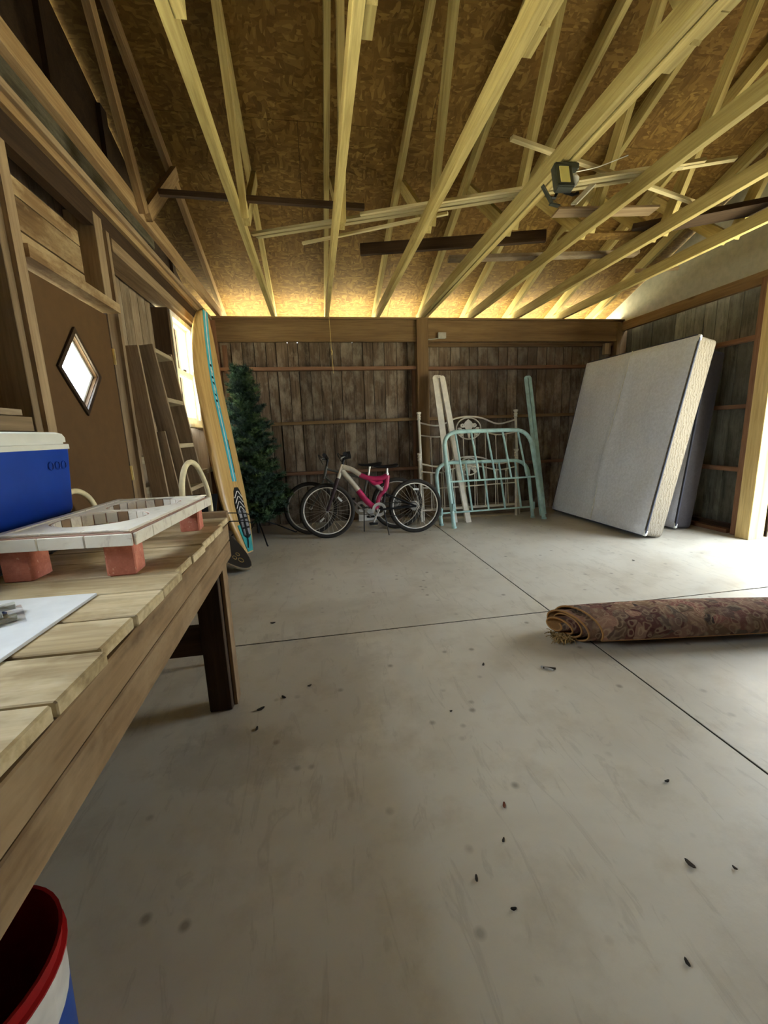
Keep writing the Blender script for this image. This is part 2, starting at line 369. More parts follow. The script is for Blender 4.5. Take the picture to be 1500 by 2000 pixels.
b = Buf(); d = dscale(1.0); b.add([(XL - .07, y, z) for y, z in d] + [(XL - .066, y, z) for y, z in d], [(3, 2, 1, 0), (4, 5, 6, 7), (0, 1, 5, 4), (1, 2, 6, 5), (2, 3, 7, 6), (3, 0, 4, 7)])
mk('diamond_pane', b, GLASS, D1)
mk('pane_frame', ring_panel(XL - .10, XL - .06, in8(1.0), in8(.9)), VINYL, D1)
for z in (1.62, .93, .25):
    b = Buf(); b.box((XL - .04, DY1 - .014, z - .045), (XL - .034, DY1 + .004, z + .045)); b.tube([(XL - .032, DY1 - .004, z - .045), (XL - .032, DY1 - .004, z + .045)], .005); mk('hinge', b, BRASS, D1)
b = Buf(); b.box((XL - .10, DY1 - .012, 0), (XL - .04, DY1, DZ1)); b.box((XL - .10, DY0, 0), (XL - .04, DY0 + .012, DZ1)); mk('door_stop', b, TRIMD, D1)
board('door_casing', (XL + .008, DY1 + .018, 0), (XL + .008, DY1 + .018, 2.3), .035, .02, STUD, D1, (0, 1, 0))
board('door_casing', (XL + .008, DY0 - .03, 0), (XL + .008, DY0 - .03, 2.26), .06, .02, STUD, D1, (0, 1, 0))
b = Buf(); b.tube([(XL - .03, DY0 + .035, 1.03), (XL - .025, DY0 + .035, 1.19), (XL - .02, DY0 + .06, 1.195)], .004); mk('latch_hook', b, BLACKP, D1)

# ---- window
def sash_window(nm, WY0, WY1):
    W1 = struct(mk(nm, ring_panel(WX - .21, WX - .10, [(WY0, WZ1), (WY1, WZ1), (WY1, WZ0), (WY0, WZ0)], [(WY0 + .045, WZ1 - .045), (WY1 - .045, WZ1 - .045), (WY1 - .045, WZ0 + .045), (WY0 + .045, WZ0 + .045)]), VINYL))
    b = Buf(); b.box((WX - .17, WY0 + .04, 1.70), (WX - .12, WY1 - .04, 1.745)); mk('meeting_rail', b, VINYL, W1)
    for z0, z1, xx in ((WZ0 + .04, 1.72, WX - .14), (1.72, WZ1 - .04, WX - .16)):
        b = Buf(); b.box((xx - .003, WY0 + .04, z0), (xx, WY1 - .04, z1)); mk('pane', b, GLASS, W1)
        mk('sash', ring_panel(xx - .015, xx + .012, [(WY0 + .045, z1), (WY1 - .045, z1), (WY1 - .045, z0), (WY0 + .045, z0)], [(WY0 + .075, z1 - .03), (WY1 - .075, z1 - .03), (WY1 - .075, z0 + .03), (WY0 + .075, z0 + .03)]), VINYL, W1)
    board('sill', (WX - .11, WY0 - .03, WZ0 - .012), (WX - .11, WY1 + .03, WZ0 - .012), .12, .03, VINYL, W1, (1, 0, 0))
    b = Buf(); b.box((WX - .13, (WY0 + WY1) / 2 - .03, 1.745), (WX - .115, (WY0 + WY1) / 2 + .03, 1.76)); mk('sash_lock', b, BLACKP, W1)
sash_window('window_1', WY0, WY1)
sash_window('window_2', VY0, VY1)

# ---- right wall
b = Buf(); b.box((XR + .14, 3.20, -.1), (XR + .16, YB + .2, 2.44)); b.box((XR + .14, YF - .05, -.1), (XR + .16, 1.8, 2.44)); b.box((XR + .14, 1.8, 2.25), (XR + .16, 3.2, 2.44))
WR = struct(mk('wall_right', b, DARKG))
y = 3.22
while y < YB + .05:
    pw = random.uniform(.11, .22); xx = XR + .125 + random.uniform(-.004, .004)
    board('plank', (xx, y + pw / 2, -.02), (xx, y + pw / 2, 2.42), pw - random.uniform(.004, .01), .022, PLANKR, WR, (0, 1, 0), twist=random.uniform(-.02, .02))
    y += pw
board('top_plate', (XR + .03, YF, 2.375), (XR + .03, YB, 2.39), .11, .05, BEAM, WR)
for z in (1.88, 1.25, .635): board('girt', (XR + .07, 3.37, z), (XR + .07, YB, z + .005), .04, .08, REDST, WR)
board('sill_plate', (XR + .05, 3.37, .025), (XR + .05, YB, .025), .06, .1, DARKW, WR, (1, 0, 0))
board('sill_plate', (XR - .03, 3.42, .02), (XR - .03, 4.0, .02), .04, .06, REDST, WR)
board('stud', (XR - .0, 3.335, 0), (XR - .0, 3.335, 2.36), .085, .14, REDST, WR, (0, 1, 0), bev=.003)
board('jamb_post', (XR - .04, 3.215, 0), (XR - .04, 3.215, 2.36), .13, .17, JAMB, WR, (0, 1, 0), bev=.004)
board('opening_header', (XR + .05, .30, 2.27), (XR + .05, 3.22, 2.27), .17, .09, BEAM, WR)
board('stud', (XR + .0, 1.75, 0), (XR + .0, 1.75, 2.36), .14, .14, STUD, WR, (0, 1, 0))
dr = thing('barn_door', (4.40, 3.08, 0), 'cream painted plank door swung open outside the right-hand doorway', 'door')
for i in range(6): board('plank', (4.42 + .15 * i, 3.11, .03), (4.42 + .15 * i, 3.11, 2.2), .146, .025, CREAMP, dr, (1, 0, 0))
for z in (.3, 1.9): board('brace', (4.35, 3.08, z), (5.22, 3.08, z), .12, .025, REDST, dr)
board('door_edge', (4.315, 3.10, .02), (4.315, 3.10, 1.0), .05, .04, REDST, dr, (1, 0, 0))
b = Buf(); b.box((4.29, 3.05, .86), (4.50, 3.065, .90)); b.tube([(4.285, 3.06, .84), (4.285, 3.06, .92)], .01); mk('strap_hinge', b, BLACKP, dr)

# ---- front wall (behind the camera), closed and raised over the eave gap to cut attic light
b = Buf(); b.box((XL - .2, YF - .12, -.1), (XR + .16, YF, 2.72)); struct(mk('wall_front', b, DARKW))

# ---- roof: deck, OSB sheets, trusses
SL = .38; TH = math.atan(SL); RY = 2.25
def zr(Y): return 2.63 + SL * (5.24 - Y) if Y >= RY else 2.63 + SL * (5.24 - (2 * RY - Y))   # underside of rafters
GX0, GX1 = -1.42, 4.25
EY = 5.82; EYF = 2 * RY - EY
b = Buf()
for a, c in ((EY + .03, RY), (EYF - .03, RY)):
    o = len(b.v); za, zc = zr(a) + .135, zr(c) + .135
    b.add([(GX0, a, za), (GX1, a, za), (GX1, c, zc), (GX0, c, zc), (GX0, a, za + .03), (GX1, a, za + .03), (GX1, c, zc + .03), (GX0, c, zc + .03)],
          [(0, 3, 2, 1), (4, 5, 6, 7), (0, 1, 5, 4), (1, 2, 6, 5), (2, 3, 7, 6), (3, 0, 4, 7)])
CEIL = struct(mk('ceiling', b, DARKG))
cs, sn = math.cos(TH), math.sin(TH)
for side in (1, -1):
    row = 0; Ya = EY
    while Ya > RY + .02:
        Yb_ = max(RY, Ya - 1.22 * cs); xx = GX0 - (1.0 if row % 2 else 0)
        while xx < GX1:
            x0, x1 = max(GX0, xx), min(GX1, xx + 2.44)
            if x1 - x0 > .05:
                pa, pb = (Ya, Yb_) if side == 1 else (2 * RY - Ya, 2 * RY - Yb_)
                A = V(((x0 + x1) / 2, pa, zr(pa) + .118)); Bp = V(((x0 + x1) / 2, pb, zr(pb) + .118))
                ex = V((1, 0, 0)); ey = (Bp - A).normalized(); ez = ex.cross(ey); L = (Bp - A).length
                Mx = Matrix((ex, ey, ez)).transposed().to_4x4(); Mx.translation = (A + Bp) / 2
                q = Buf().mbox(Matrix.Identity(4), (x1 - x0) / 2 - .0015, L / 2 - .0015, .008)
                me = bpy.data.meshes.new('roof_panel'); me.from_pydata(q.v, [], q.f); me.materials.append(OSB); me.update()
                link(bpy.data.objects.new('roof_panel', me), CEIL, Mx)
            xx += 2.44
        Ya = Yb_; row += 1
TX = [-.99, -.39, .23, .835, 1.43, 2.02, 2.62, 3.24, 3.86]
N1, N2 = 3.02, 1.55
for i, X in enumerate(TX):
    mt = TRUSSG if i == 0 else TRUSS
    if i == len(TX) - 1:                  # rafters only against the gable
        for e in (EY - .02, EYF + .02): board('gable_rafter', (X, e, zr(e) + .055), (X, RY, zr(RY) + .055), .10, .04, mt, CEIL)
        continue
    ch = board('bottom_chord', (X, YF - .4, 2.525), (X, 5.50, 2.525), .09, .042, mt, CEIL, bev=.003)
    if i == 4: board('sister_chord', (X - .046, .2, 2.53), (X - .046, 5.45, 2.53), .09, .04, mt, ch, bev=.003)
    for e in (EY - .02, EYF + .02):
        board('rafter', (X, e, zr(e) + .055), (X, RY, zr(RY) + .055), .10, .04, mt, ch)
    xo = X + .042
    for (ya, za, yb, zb) in ((N1, 2.50, RY + .04, zr(RY + .04) + .04), (N1 + .05, 2.52, 3.86, zr(3.86) + .02), (N2, 2.50, RY - .04, zr(RY - .04) + .04), (N2 - .05, 2.52, .64, zr(.64) + .02)):
        board('web', (xo, ya, za), (xo, yb, zb), .088, .038, mt, ch, (0, 1, .3))
    board('splice_block', (xo, 1.25, 2.53), (xo, 1.72, 2.53), .085, .038, mt, ch)
# ---- gables above the side walls
def gable(nm, X, t, mat):
    b = Buf(); pts = [(EYF + .1, 2.44), (EY - .1, 2.44), (EY - .1, zr(EY - .1) + .1), (RY, zr(RY) + .1), (EYF + .1, zr(EYF + .1) + .1)]
    pts = [(YF - .1, 2.44), (YB + .6, 2.44), (YB + .6, zr(YB + .6) + .1), (RY, zr(RY) + .1), (YF - .1, zr(YF - .1) + .1)]
    n = 5; b.add([(X, y, z) for y, z in pts] + [(X + t, y, z) for y, z in pts], [(4, 3, 2, 1, 0), (5, 6, 7, 8, 9)] + [(i, (i + 1) % n, n + (i + 1) % n, n + i) for i in range(n)])
    return struct(mk(nm, b, mat))
GL = gable('wall_left_gable', XL - .22, .02, DARKW)  # dark wood puts the gloom of this unlit gable into its colour
GR = gable('wall_right_gable', XR + .06, .02, WHITEP)
b = Buf(); pts = [(YB + .1, 2.43), (YB + .1, 2.50), (4.5, 2.66), (3.92, 2.80), (3.4, 3.0), (2.6, 3.3), (2.6, 2.43)]
b.add([(XR + .03, y, z) for y, z in pts] + [(XR + .045, y, z) for y, z in pts], [tuple(range(6, -1, -1)), tuple(range(7, 14))] + [(i, (i + 1) % 7, 7 + (i + 1) % 7, 7 + i) for i in range(7)])
mk('white_sheet', b, WHITEP, GR)
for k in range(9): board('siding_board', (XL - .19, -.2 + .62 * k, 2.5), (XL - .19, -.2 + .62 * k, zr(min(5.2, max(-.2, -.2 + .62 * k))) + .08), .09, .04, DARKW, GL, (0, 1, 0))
board('cross_brace', (XL - .17, 1.0, 2.75), (XL - .17, 4.2, 2.83), .14, .02, PLANKR, GL)
#OBJ
# ================================================================== LUMBER IN THE TRUSSES, FIXTURES
def loose(name, p0, p1, w, t, mat, label, cat='lumber', group=None, wdir=(0, 0, 1), bev=.001):
    return tag(board(name, p0, p1, w, t, mat, None, wdir, bev), label, cat, group)
zc = 2.572
STRIP = wood('new_pine_strip', (206, 192, 146), (222, 210, 168), (166, 148, 104), 14, .3)
loose('wood_strip', (-.33, 3.475, zc + .011), (2.10, 2.50, zc + .011), .034, .018, STRIP, 'long pale wooden strip across the truss chords, backmost of the bundle', wdir=(0, 1, 0))
loose('wood_strip', (-.36, 3.435, zc + .011), (2.22, 2.395, zc + .011), .034, .018, STRIP, 'long pale wooden strip across the truss chords, middle of the bundle', wdir=(0, 1, 0))
loose('wood_strip', (-.12, 3.42, zc + .031), (2.50, 2.33, zc + .031), .034, .018, STRIP, 'long pale wooden strip lying on top of the bundle across the trusses', wdir=(0, 1, 0))
loose('wood_strip', (.40, 3.09, zc + .011), (2.30, 2.33, zc + .011), .024, .018, STRIP, 'thin pale wooden strip across the truss chords, foremost of the bundle', wdir=(0, 1, 0))
loose('wood_strip', (.0, 3.56, zc + .012), (1.0, 3.03, zc + .014), .022, .018, STRIP, 'short thin pale strip poking out beside the central truss chord', wdir=(0, 1, 0))
loose('wood_strip', (1.16, 2.42, zc + .10), (2.64, 2.74, zc + .012), .028, .02, STRIP, 'pale strip lying crosswise over the chord that carries the lamp', wdir=(0, 1, 0))
loose('pole', (-.84, 2.99, zc + .03), (.42, 3.02, zc + .02), .032, .032, DARKW, 'dark grey wooden pole laid over three truss chords', 'pole')
loose('timber', (.47, 3.72, zc + .045), (1.92, 3.36, zc + .045), .085, .04, DARKW, 'thick dark timber board standing on edge across the truss chords', bev=.003)
loose('timber', (1.25, 3.78, zc + .02), (2.9, 3.55, zc + .02), .09, .03, PLANKL, 'flat grey timber board laid over the right-hand truss chords', wdir=(0, 1, 0))
loose('plywood_scrap', (1.75, 2.95, zc + .012), (2.45, 2.86, zc + .012), .12, .014, STUD, 'orange-brown plywood scrap resting on the chords behind the lamp', 'plywood', wdir=(0, 1, 0))
loose('plywood_scrap', (2.0, 3.28, zc + .012), (2.72, 3.2, zc + .012), .12, .014, OSB, 'chipboard scrap resting on the chords between the dark timbers', 'plywood', wdir=(0, 1, 0))
loose('timber', (2.55, 3.2, zc + .03), (3.5, 2.6, zc + .03), .20, .035, DARKW, 'wide dark plank lying across the two chords by the white gable', wdir=(0, 1, 0))
loose('wood_strip', (3.18, 3.9, zc + .012), (3.55, 3.78, zc - .0), .022, .03, STUD, 'stub of pine strip sticking out past the last chord by the gable', wdir=(0, 1, 0))
b = Buf(); b.tube(bez([(.235, 4.88, 2.48), (.24, 4.87, 2.2), (.243, 4.86, 2.02), (.25, 4.86, 1.80)], 5), .0025, 6); b.tube([(.243, 4.86, 2.05), (.248, 4.855, 2.03), (.243, 4.86, 2.0)], .007, 6)
tag(mk('pull_string', b, plain('twine', (214, 190, 120), .9), None, (.235, 4.88, 2.48)), 'thin yellow string hanging from the truss chord above the bicycles', 'string')

# motion-sensor lamp under the doubled chord
LM = plain('lamp_housing', (62, 66, 58), .5); LED = plain('led_phosphor', (238, 230, 146), .4, 0, .4, .03); WINGM = plain('lamp_wing_back', (190, 186, 170), .35, .3)
lp = thing('security_lamp', (1.42, 2.36, 2.48), 'grey motion-sensor lamp with yellow panel screwed under the doubled chord', 'lamp')
Mf = T3(V((1.375, 2.26, 2.405))) @ Matrix((V((1, -.05, 0)).normalized(), V((0, .28, .96)), V((-.05, -.96, .28)))).transposed().to_4x4()
b = Buf().mbox(Mf, .048, .07, .022, .006); mk('housing', b, LM, lp)
b = Buf().mbox(Mf @ T3(V((.0, .0, .022))), .026, .045, .004, .001); mk('led_panel', b, LED, lp)
for y in (-.062, -.054, .053, .062): mk('housing_fin', Buf().mbox(Mf @ T3(V((0, y, .024))), .044, .003, .003), LM, lp)
b = Buf().mbox(T3(V((1.415, 2.30, 2.463))), .05, .05, .016, .006); mk('mounting_base', b, LM, lp)
b = Buf().lathe((1.44, 2.27, 2.405), [(.001, -.032), (.02, -.028), (.031, -.012), (.033, .004), (.02, .022), (.001, .026)], 16); mk('sensor_dome', b, VINYL, lp, smooth=40)
b = Buf().mbox(T3(V((1.50, 2.26, 2.335))) @ Matrix.Rotation(-.75, 4, 'Y') @ Matrix.Rotation(.5, 4, 'X'), .075, .02, .004, .002); w_ = mk('lamp_wing', b, WINGM, lp)
b = Buf().mbox(T3(V((1.29, 2.26, 2.325))) @ Matrix.Rotation(.95, 4, 'Y'), .05, .012, .004, .002); b.mbox(T3(V((1.335, 2.26, 2.277))) @ Matrix.Rotation(.15, 4, 'Y'), .028, .012, .004, .002); mk('lamp_wing', b, LM, lp)
b = Buf().tube([(1.40, 2.28, 2.35), (1.44, 2.26, 2.33), (1.47, 2.26, 2.34)], .008); b.tube([(1.36, 2.28, 2.35), (1.34, 2.27, 2.315), (1.31, 2.26, 2.31)], .008); mk('wing_arm', b, BLACKP, lp)
b = Buf().tube(bez([(1.46, 2.36, 2.47), (1.55, 2.42, 2.53), (1.70, 2.44, 2.575), (1.86, 2.40, 2.62)], 6), .0025, 6); mk('cable', b, VINYL, lp)
jb = thing('junction_box', (1.62, YB + .01, 2.24), 'small grey junction box on the back wall beam beside the post', 'electrical box')
b = Buf().mbox(T3(V((1.625, YB - .008, 2.275))), .048, .018, .033, .003); mk('box_body', b, GALV, jb)
b = Buf().mbox(T3(V((1.625, YB - .028, 2.275))), .05, .002, .035, .001); mk('cover_plate', b, GALV, jb)
b = Buf().tube([(1.58, YB + .0, 2.245), (1.5, YB + .0, 2.235), (1.44, YB + .0, 2.233)], .006); mk('conduit', b, GALV, jb)

# ================================================================== WORKBENCH
def bx(Y): return -.40 + (1.83 - Y) * .028          # the front face runs slightly askew to the walls
wb = thing('workbench', (-.75, 1.0, 0), 'long rough timber workbench along the left wall', 'workbench')
edges = [1.83, 1.66, 1.52, 1.37, 1.24, 1.10, .965, .82, .69, .55, .41, .27, .13, -.01]
for i in range(len(edges) - 1):
    y1, y0 = edges[i], edges[i + 1]; yc = (y0 + y1) / 2; fr_ = bx(yc) + random.uniform(-.004, .012)
    board('top_plank', (-1.09, yc + .01, .7725), (fr_, yc, .7725 + random.uniform(-.002, .002)), y1 - y0 - random.uniform(.006, .010), .025, BENCHT, wb, (0, 1, 0), bev=.003)
for z0, z1 in ((.684, .758), (.608, .681)):
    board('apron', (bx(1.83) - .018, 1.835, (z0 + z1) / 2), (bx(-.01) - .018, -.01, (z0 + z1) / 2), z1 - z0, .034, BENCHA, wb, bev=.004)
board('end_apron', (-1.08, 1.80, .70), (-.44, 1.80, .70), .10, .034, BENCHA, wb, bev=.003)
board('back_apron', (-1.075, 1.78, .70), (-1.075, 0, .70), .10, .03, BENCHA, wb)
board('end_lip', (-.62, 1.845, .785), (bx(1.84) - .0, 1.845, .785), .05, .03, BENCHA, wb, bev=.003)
for (x, y) in ((-.462, 1.665), (-1.04, 1.665), (-.42, .06), (-1.04, .06)): board('leg', (x, y, 0), (x, y, .757 if x > -.5 else .757), .09, .085, DARKW, wb, (1, 0, 0), bev=.004)  # dark wood carries the shade under the bench in the legs' colour
board('leg_facing', (-.408, 1.69, .0), (-.408, 1.69, .607), .07, .014, BENCHA, wb, (0, 1, 0), bev=.002)
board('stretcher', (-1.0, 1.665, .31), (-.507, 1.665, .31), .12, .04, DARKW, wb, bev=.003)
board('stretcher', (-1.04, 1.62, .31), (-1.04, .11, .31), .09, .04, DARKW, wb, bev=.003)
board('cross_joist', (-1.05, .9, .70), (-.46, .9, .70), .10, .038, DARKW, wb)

# ---- cooler on a black crate
CB = plain('cooler_blue', (20, 62, 158), .42, 0, .4, .04); CW = plain('cooler_white', (226, 228, 222), .4, 0, .4, .02)
cr = thing('plastic_crate', (-.95, 1.28, .785), 'black plastic crate on the workbench underneath the blue cooler', 'crate')
b = Buf(); x0, x1, y0, y1, z0, z1 = -1.085, -.84, .92, 1.62, .786, .882
b.box((x0, y0, z0), (x1, y1, z0 + .008))
mk('crate_base', b, BLACKP, cr)
for (a, c) in (((x0, y0), (x1, y0)), ((x0, y1), (x1, y1)), ((x0, y0), (x0, y1)), ((x1, y0), (x1, y1))):
    L = math.hypot(c[0] - a[0], c[1] - a[1]); n = max(3, int(L / .045)); b = Buf()
    for z in (z0 + .012, z0 + .05, z1 - .009): b.tube([(a[0], a[1], z), (c[0], c[1], z)], .008, 6)
    for i in range(n + 1):
        t = i / n; px, py = a[0] + (c[0] - a[0]) * t, a[1] + (c[1] - a[1]) * t; b.tube([(px, py, z0), (px, py, z1)], .007, 6)
    mk('crate_side', b, BLACKP, cr)
co = thing('cooler', (-.975, 1.30, .884), 'blue hard-sided cooler with a white lid on the workbench', 'cooler')
def rbox(x0, x1, y0, y1, z0, z1, taper, rad, seg=4, top=.0):
    b = Buf(); rings = [(z0, taper + .006), (z0 + .012, taper), (z1, 0)] if not top else [(z0, 0), (z0 + .002, -.0), (z1 - top, 0), (z1 - top * .3, top * .3), (z1, top)]
    vs = []; n = 0
    for z, ins in rings:
        pts = []
        for cx, cy, a0 in ((x1 - ins - rad, y1 - ins - rad, 0), (x0 + ins + rad, y1 - ins - rad, 90), (x0 + ins + rad, y0 + ins + rad, 180), (x1 - ins - rad, y0 + ins + rad, 270)):
            for k in range(seg + 1): a = R(a0 + 90 * k / seg); pts.append((cx + rad * math.cos(a), cy + rad * math.sin(a)))
        n = len(pts); vs += [(x, y, z) for x, y in pts]
    fs = [tuple(range(n - 1, -1, -1)), tuple(range((len(rings) - 1) * n, len(rings) * n))]
    for k in range(len(rings) - 1):
        for i in range(n): fs.append((k * n + i, k * n + (i + 1) % n, k * n + n + (i + 1) % n, k * n + n + i))
    return b.add(vs, fs)
cx0, cx1, cy0, cy1 = -1.095, -.858, .98, 1.63
mk('body', rbox(cx0, cx1, cy0, cy1, .884, 1.105, .012, .022), CB, co, smooth=40)
mk('collar', rbox(cx0 - .004, cx1 + .004, cy0 - .004, cy1 + .004, 1.105, 1.122, 0, .024, 4, .003), CW, co, smooth=40)
mk('lid', rbox(cx0 - .002, cx1 + .0, cy0 - .002, cy1 - .006, 1.128, 1.162, 0, .022, 4, .018), CW, co, smooth=40)
mk('lid_gasket', rbox(cx0 + .004, cx1 - .006, cy0 + .004, cy1 - .012, 1.12, 1.13, 0, .02, 4, .002), CW, co)
b = Buf(); b.tube(bez([(-.975, cy1 - .004, 1.08), (-.975, cy1 + .02, 1.06), (-.975, cy1 + .02, 1.03), (-.975, cy1 - .006, 1.01)], 4), .008); mk('end_handle', b, CB, co)
EMB = plain('cooler_logo_blue', (19, 58, 150), .45)
b = Buf()
for i, cy in enumerate((1.505, 1.54, 1.575)):
    r_ = .013; b.tube([(cx1 - .0005, cy + r_ * math.cos(a * math.pi / 6), 1.052 + r_ * math.sin(a * math.pi / 6)) for a in range(12)], .0018, 5, closed=True)
mk('embossed_mark', b, EMB, co)

# ---- tiled feeder stand
def tilemat():
    k = NT('marble_tile', .3, 0, .45); v = k.coord((1, 1, 1)); n = k.noise(v, 9, 6, .7, 1.8)
    return k.done(k.ramp(n, [(.36, (206, 198, 186)), (.45, (228, 222, 208)), (.6, (232, 228, 216)), (.74, (196, 182, 164))]), n, .05, .002)
TILE = tilemat(); GROUT = plain('pink_grout', (196, 160, 144), .85); TCUT = plain('tile_edge_tan', (150, 124, 96), .7)
def brickmat():
    k = NT('red_clay', .85, 0, .2); v = k.coord((1, 1, 1)); n = k.noise(v, 30, 5, .7)
    col = k.ramp(n, [(.3, (176, 106, 88)), (.55, (200, 128, 108)), (.7, (210, 146, 124))]); col = k.mix(k.ramp(k.noise(v, 75, 2), [(.66, (0, 0, 0)), (.7, (220,) * 3)]), col, (222, 180, 158)); return k.done(col, n, .4, .006)
CLAY = brickmat()
rotS = Matrix.Rotation(R(-3.5), 4, 'Z'); SC = V((-.615, 1.385, 0))
st = thing('tiled_stand', (-.615, 1.385, .785), 'low tiled stand with two round holes on red clay feet', 'stand', rotz=R(-3.5))
def sp(x, y, z): q = rotS @ V((x, y, 0)); return V((SC.x + q.x, SC.y + q.y, z))
HW, HL = .172, .30; holes = [(-.015, -.085, .118), (-.005, .165, .112)]
def slab_with_holes(z0, z1, hw, hl, rr, n=32):
    """rectangular slab split across the middle, each half with a round hole"""
    b = Buf(); mid = .04
    for (ya, yb, (hx, hy, hr)) in ((-hl, mid, holes[0]), (mid, hl, holes[1])):
        hr += rr; outer = []
        for i in range(n):
            a = 2 * math.pi * i / n; dx, dy = math.cos(a), math.sin(a); ts = []
            if dx > 1e-6: ts.append((hw - hx) / dx)
            if dx < -1e-6: ts.append((-hw - hx) / dx)
            if dy > 1e-6: ts.append((yb - hy) / dy)
            if dy < -1e-6: ts.append((ya - hy) / dy)
            t = min(ts); outer.append([hx + dx * t, hy + dy * t])
        for cxx, cyy in ((hw, ya), (hw, yb), (-hw, ya), (-hw, yb)):
            k = min(range(n), key=lambda i: (outer[i][0] - cxx) ** 2 + (outer[i][1] - cyy) ** 2); outer[k] = [cxx, cyy]
        inner = [(hx + hr * math.cos(2 * math.pi * i / n), hy + hr * math.sin(2 * math.pi * i / n)) for i in range(n)]
        vs = [sp(x, y, z0) for x, y in outer] + [sp(x, y, z0) for x, y in inner] + [sp(x, y, z1) for x, y in outer] + [sp(x, y, z1) for x, y in inner]; fs = []
        for i in range(n):
            j = (i + 1) % n
            fs += [(i, n + i, n + j, j), (2 * n + i, 2 * n + j, 3 * n + j, 3 * n + i), (i, j, 2 * n + j, 2 * n + i), (n + i, 3 * n + i, 3 * n + j, n + j)]
        b.add(vs, fs)
    return b
mk('slab', slab_with_holes(.868, .900, HW - .006, HL - .006, .0), GROUT, st)
mk('mosaic_top', slab_with_holes(.9, .9045, HW - .012, HL - .012, .006), TILE, st)
def tile(p0, p1, z0, z1, th, M=TILE):
    d = (p1 - p0); L = d.length; d.normalize(); nrm = V((d.y, -d.x, 0)); c = (p0 + p1) / 2 + nrm * th / 2
    Mx = Matrix((d, nrm, V((0, 0, 1)))).transposed().to_4x4(); Mx.translation = V((c.x, c.y, (z0 + z1) / 2))
    b = Buf().mbox(Matrix.Identity(4), L / 2 - .0012, th / 2, (z1 - z0) / 2, .0015); me = bpy.data.meshes.new('edge_tile'); me.from_pydata(b.v, [], b.f); me.materials.append(M); me.update()
    link(bpy.data.objects.new('edge_tile', me), st, Mx)
def run(a, c, cuts):
    a, c = V(a), V(c)
    for t0, t1 in zip(cuts[:-1], cuts[1:]): p, q = a.lerp(c, t0), a.lerp(c, t1); tile(sp(p.x, p.y, 0), sp(q.x, q.y, 0), .868, .8985, .006)
run((-HW, -HL), (HW, -HL), [0, .36, .675, 1]); run((HW, -HL), (HW, HL), [0, .16, .36, .545, .72, .87, 1]); run((HW, HL), (-HW, HL), [0, .33, .66, 1]); run((-HW, HL), (-HW, -HL), [0, .17, .34, .5, .67, .84, 1])
# flat border tiles and hole linings
def flat_tile(cx, cy, hx, hy, z=.904):
    Mx = T3(sp(cx, cy, z + .002)) @ rotS; b = Buf().mbox(Matrix.Identity(4), hx - .0012, hy - .0012, .0022, .001); me = bpy.data.meshes.new('top_tile'); me.from_pydata(b.v, [], b.f); me.materials.append(TILE); me.update(); link(bpy.data.objects.new('top_tile', me), st, Mx)
for i in range(5):
    flat_tile(HW - .019, -HL + .06 + .12 * i, .012, .06); flat_tile(-HW + .019, -HL + .06 + .12 * i, .012, .06)
for i in range(3):
    flat_tile(-.096 + .096 * i, -HL + .019, .048, .012); flat_tile(-.096 + .096 * i, HL - .019, .048, .012)
for hx, hy, hr in holes:
    n = 22
    for i in range(n):
        a = 2 * math.pi * i / n; a2 = a + 2 * math.pi / n * .9
        b = Buf(); q = [(hx + r_ * math.cos(x), hy + r_ * math.sin(x)) for r_, x in ((hr - .0045, a), (hr - .0045, a2), (hr, a2), (hr, a))]
        b.add([sp(x, y, .869) for x, y in q] + [sp(x, y, .9015) for x, y in q], [(0, 3, 2, 1), (4, 5, 6, 7), (0, 1, 5, 4), (1, 2, 6, 5), (2, 3, 7, 6), (3, 0, 4, 7)])
        mk('lining_tile', b, TILE if i % 5 else TCUT, st, sp(hx, hy, .87))
for (x, y) in ((-.125, -.245), (.118, -.245), (-.125, .24), (.118, .24)):
    Mx = T3(sp(x, y, .8265)) @ rotS @ Matrix.Rotation(R(random.uniform(-8, 8)), 4, 'Z'); b = Buf().mbox(Matrix.Identity(4), .034, .038, .0412, .004)
    b.v = [(vx + random.uniform(-.0015, .0015), vy + random.uniform(-.0015, .0015), vz) for vx, vy, vz in b.v]
    me = bpy.data.meshes.new('clay_foot'); me.from_pydata(b.v, [], b.f); me.materials.append(CLAY); me.update(); link(bpy.data.objects.new('clay_foot', me), st, Mx)

# ---- white panel with wrapped glass strips
WSH = plain('white_panel', (226, 230, 232), .35, 0, .45, .03)
rp = Matrix.Rotation(R(-1.5), 4, 'Z'); sh = Buf().mbox(T3(V((-.70, .75, .789))) @ rp, .19, .215, .003, .001)
tag(mk('white_panel', sh, WSH, None, (-.70, .75, .786)), 'thin white panel lying flat on the workbench planks', 'panel')
def wrapm():
    k = NT('clear_plastic_wrap', .12); out = k.t.nodes['Material Output']; tr = k.n('ShaderNodeBsdfTransparent'); gl = k.n('ShaderNodeBsdfGlossy', i_Roughness=.12)
    mx = k.n('ShaderNodeMixShader', i_0=.3, i_1=tr.outputs[0], i_2=gl.outputs[0]); k.l(mx.outputs[0], out.inputs[0]); return k.m
WRAP = wrapm(); STG = [plain('glass_strip_%d' % i, c, .12, 0, .6) for i, c in enumerate(((150, 152, 140), (66, 64, 56), (182, 184, 176), (40, 39, 34)))]
gb = thing('glass_strip_bundle', (-.70, .80, .793), 'bundle of grey glass strips in clear wrap on the white panel', 'tile strips')
ang = R(36)
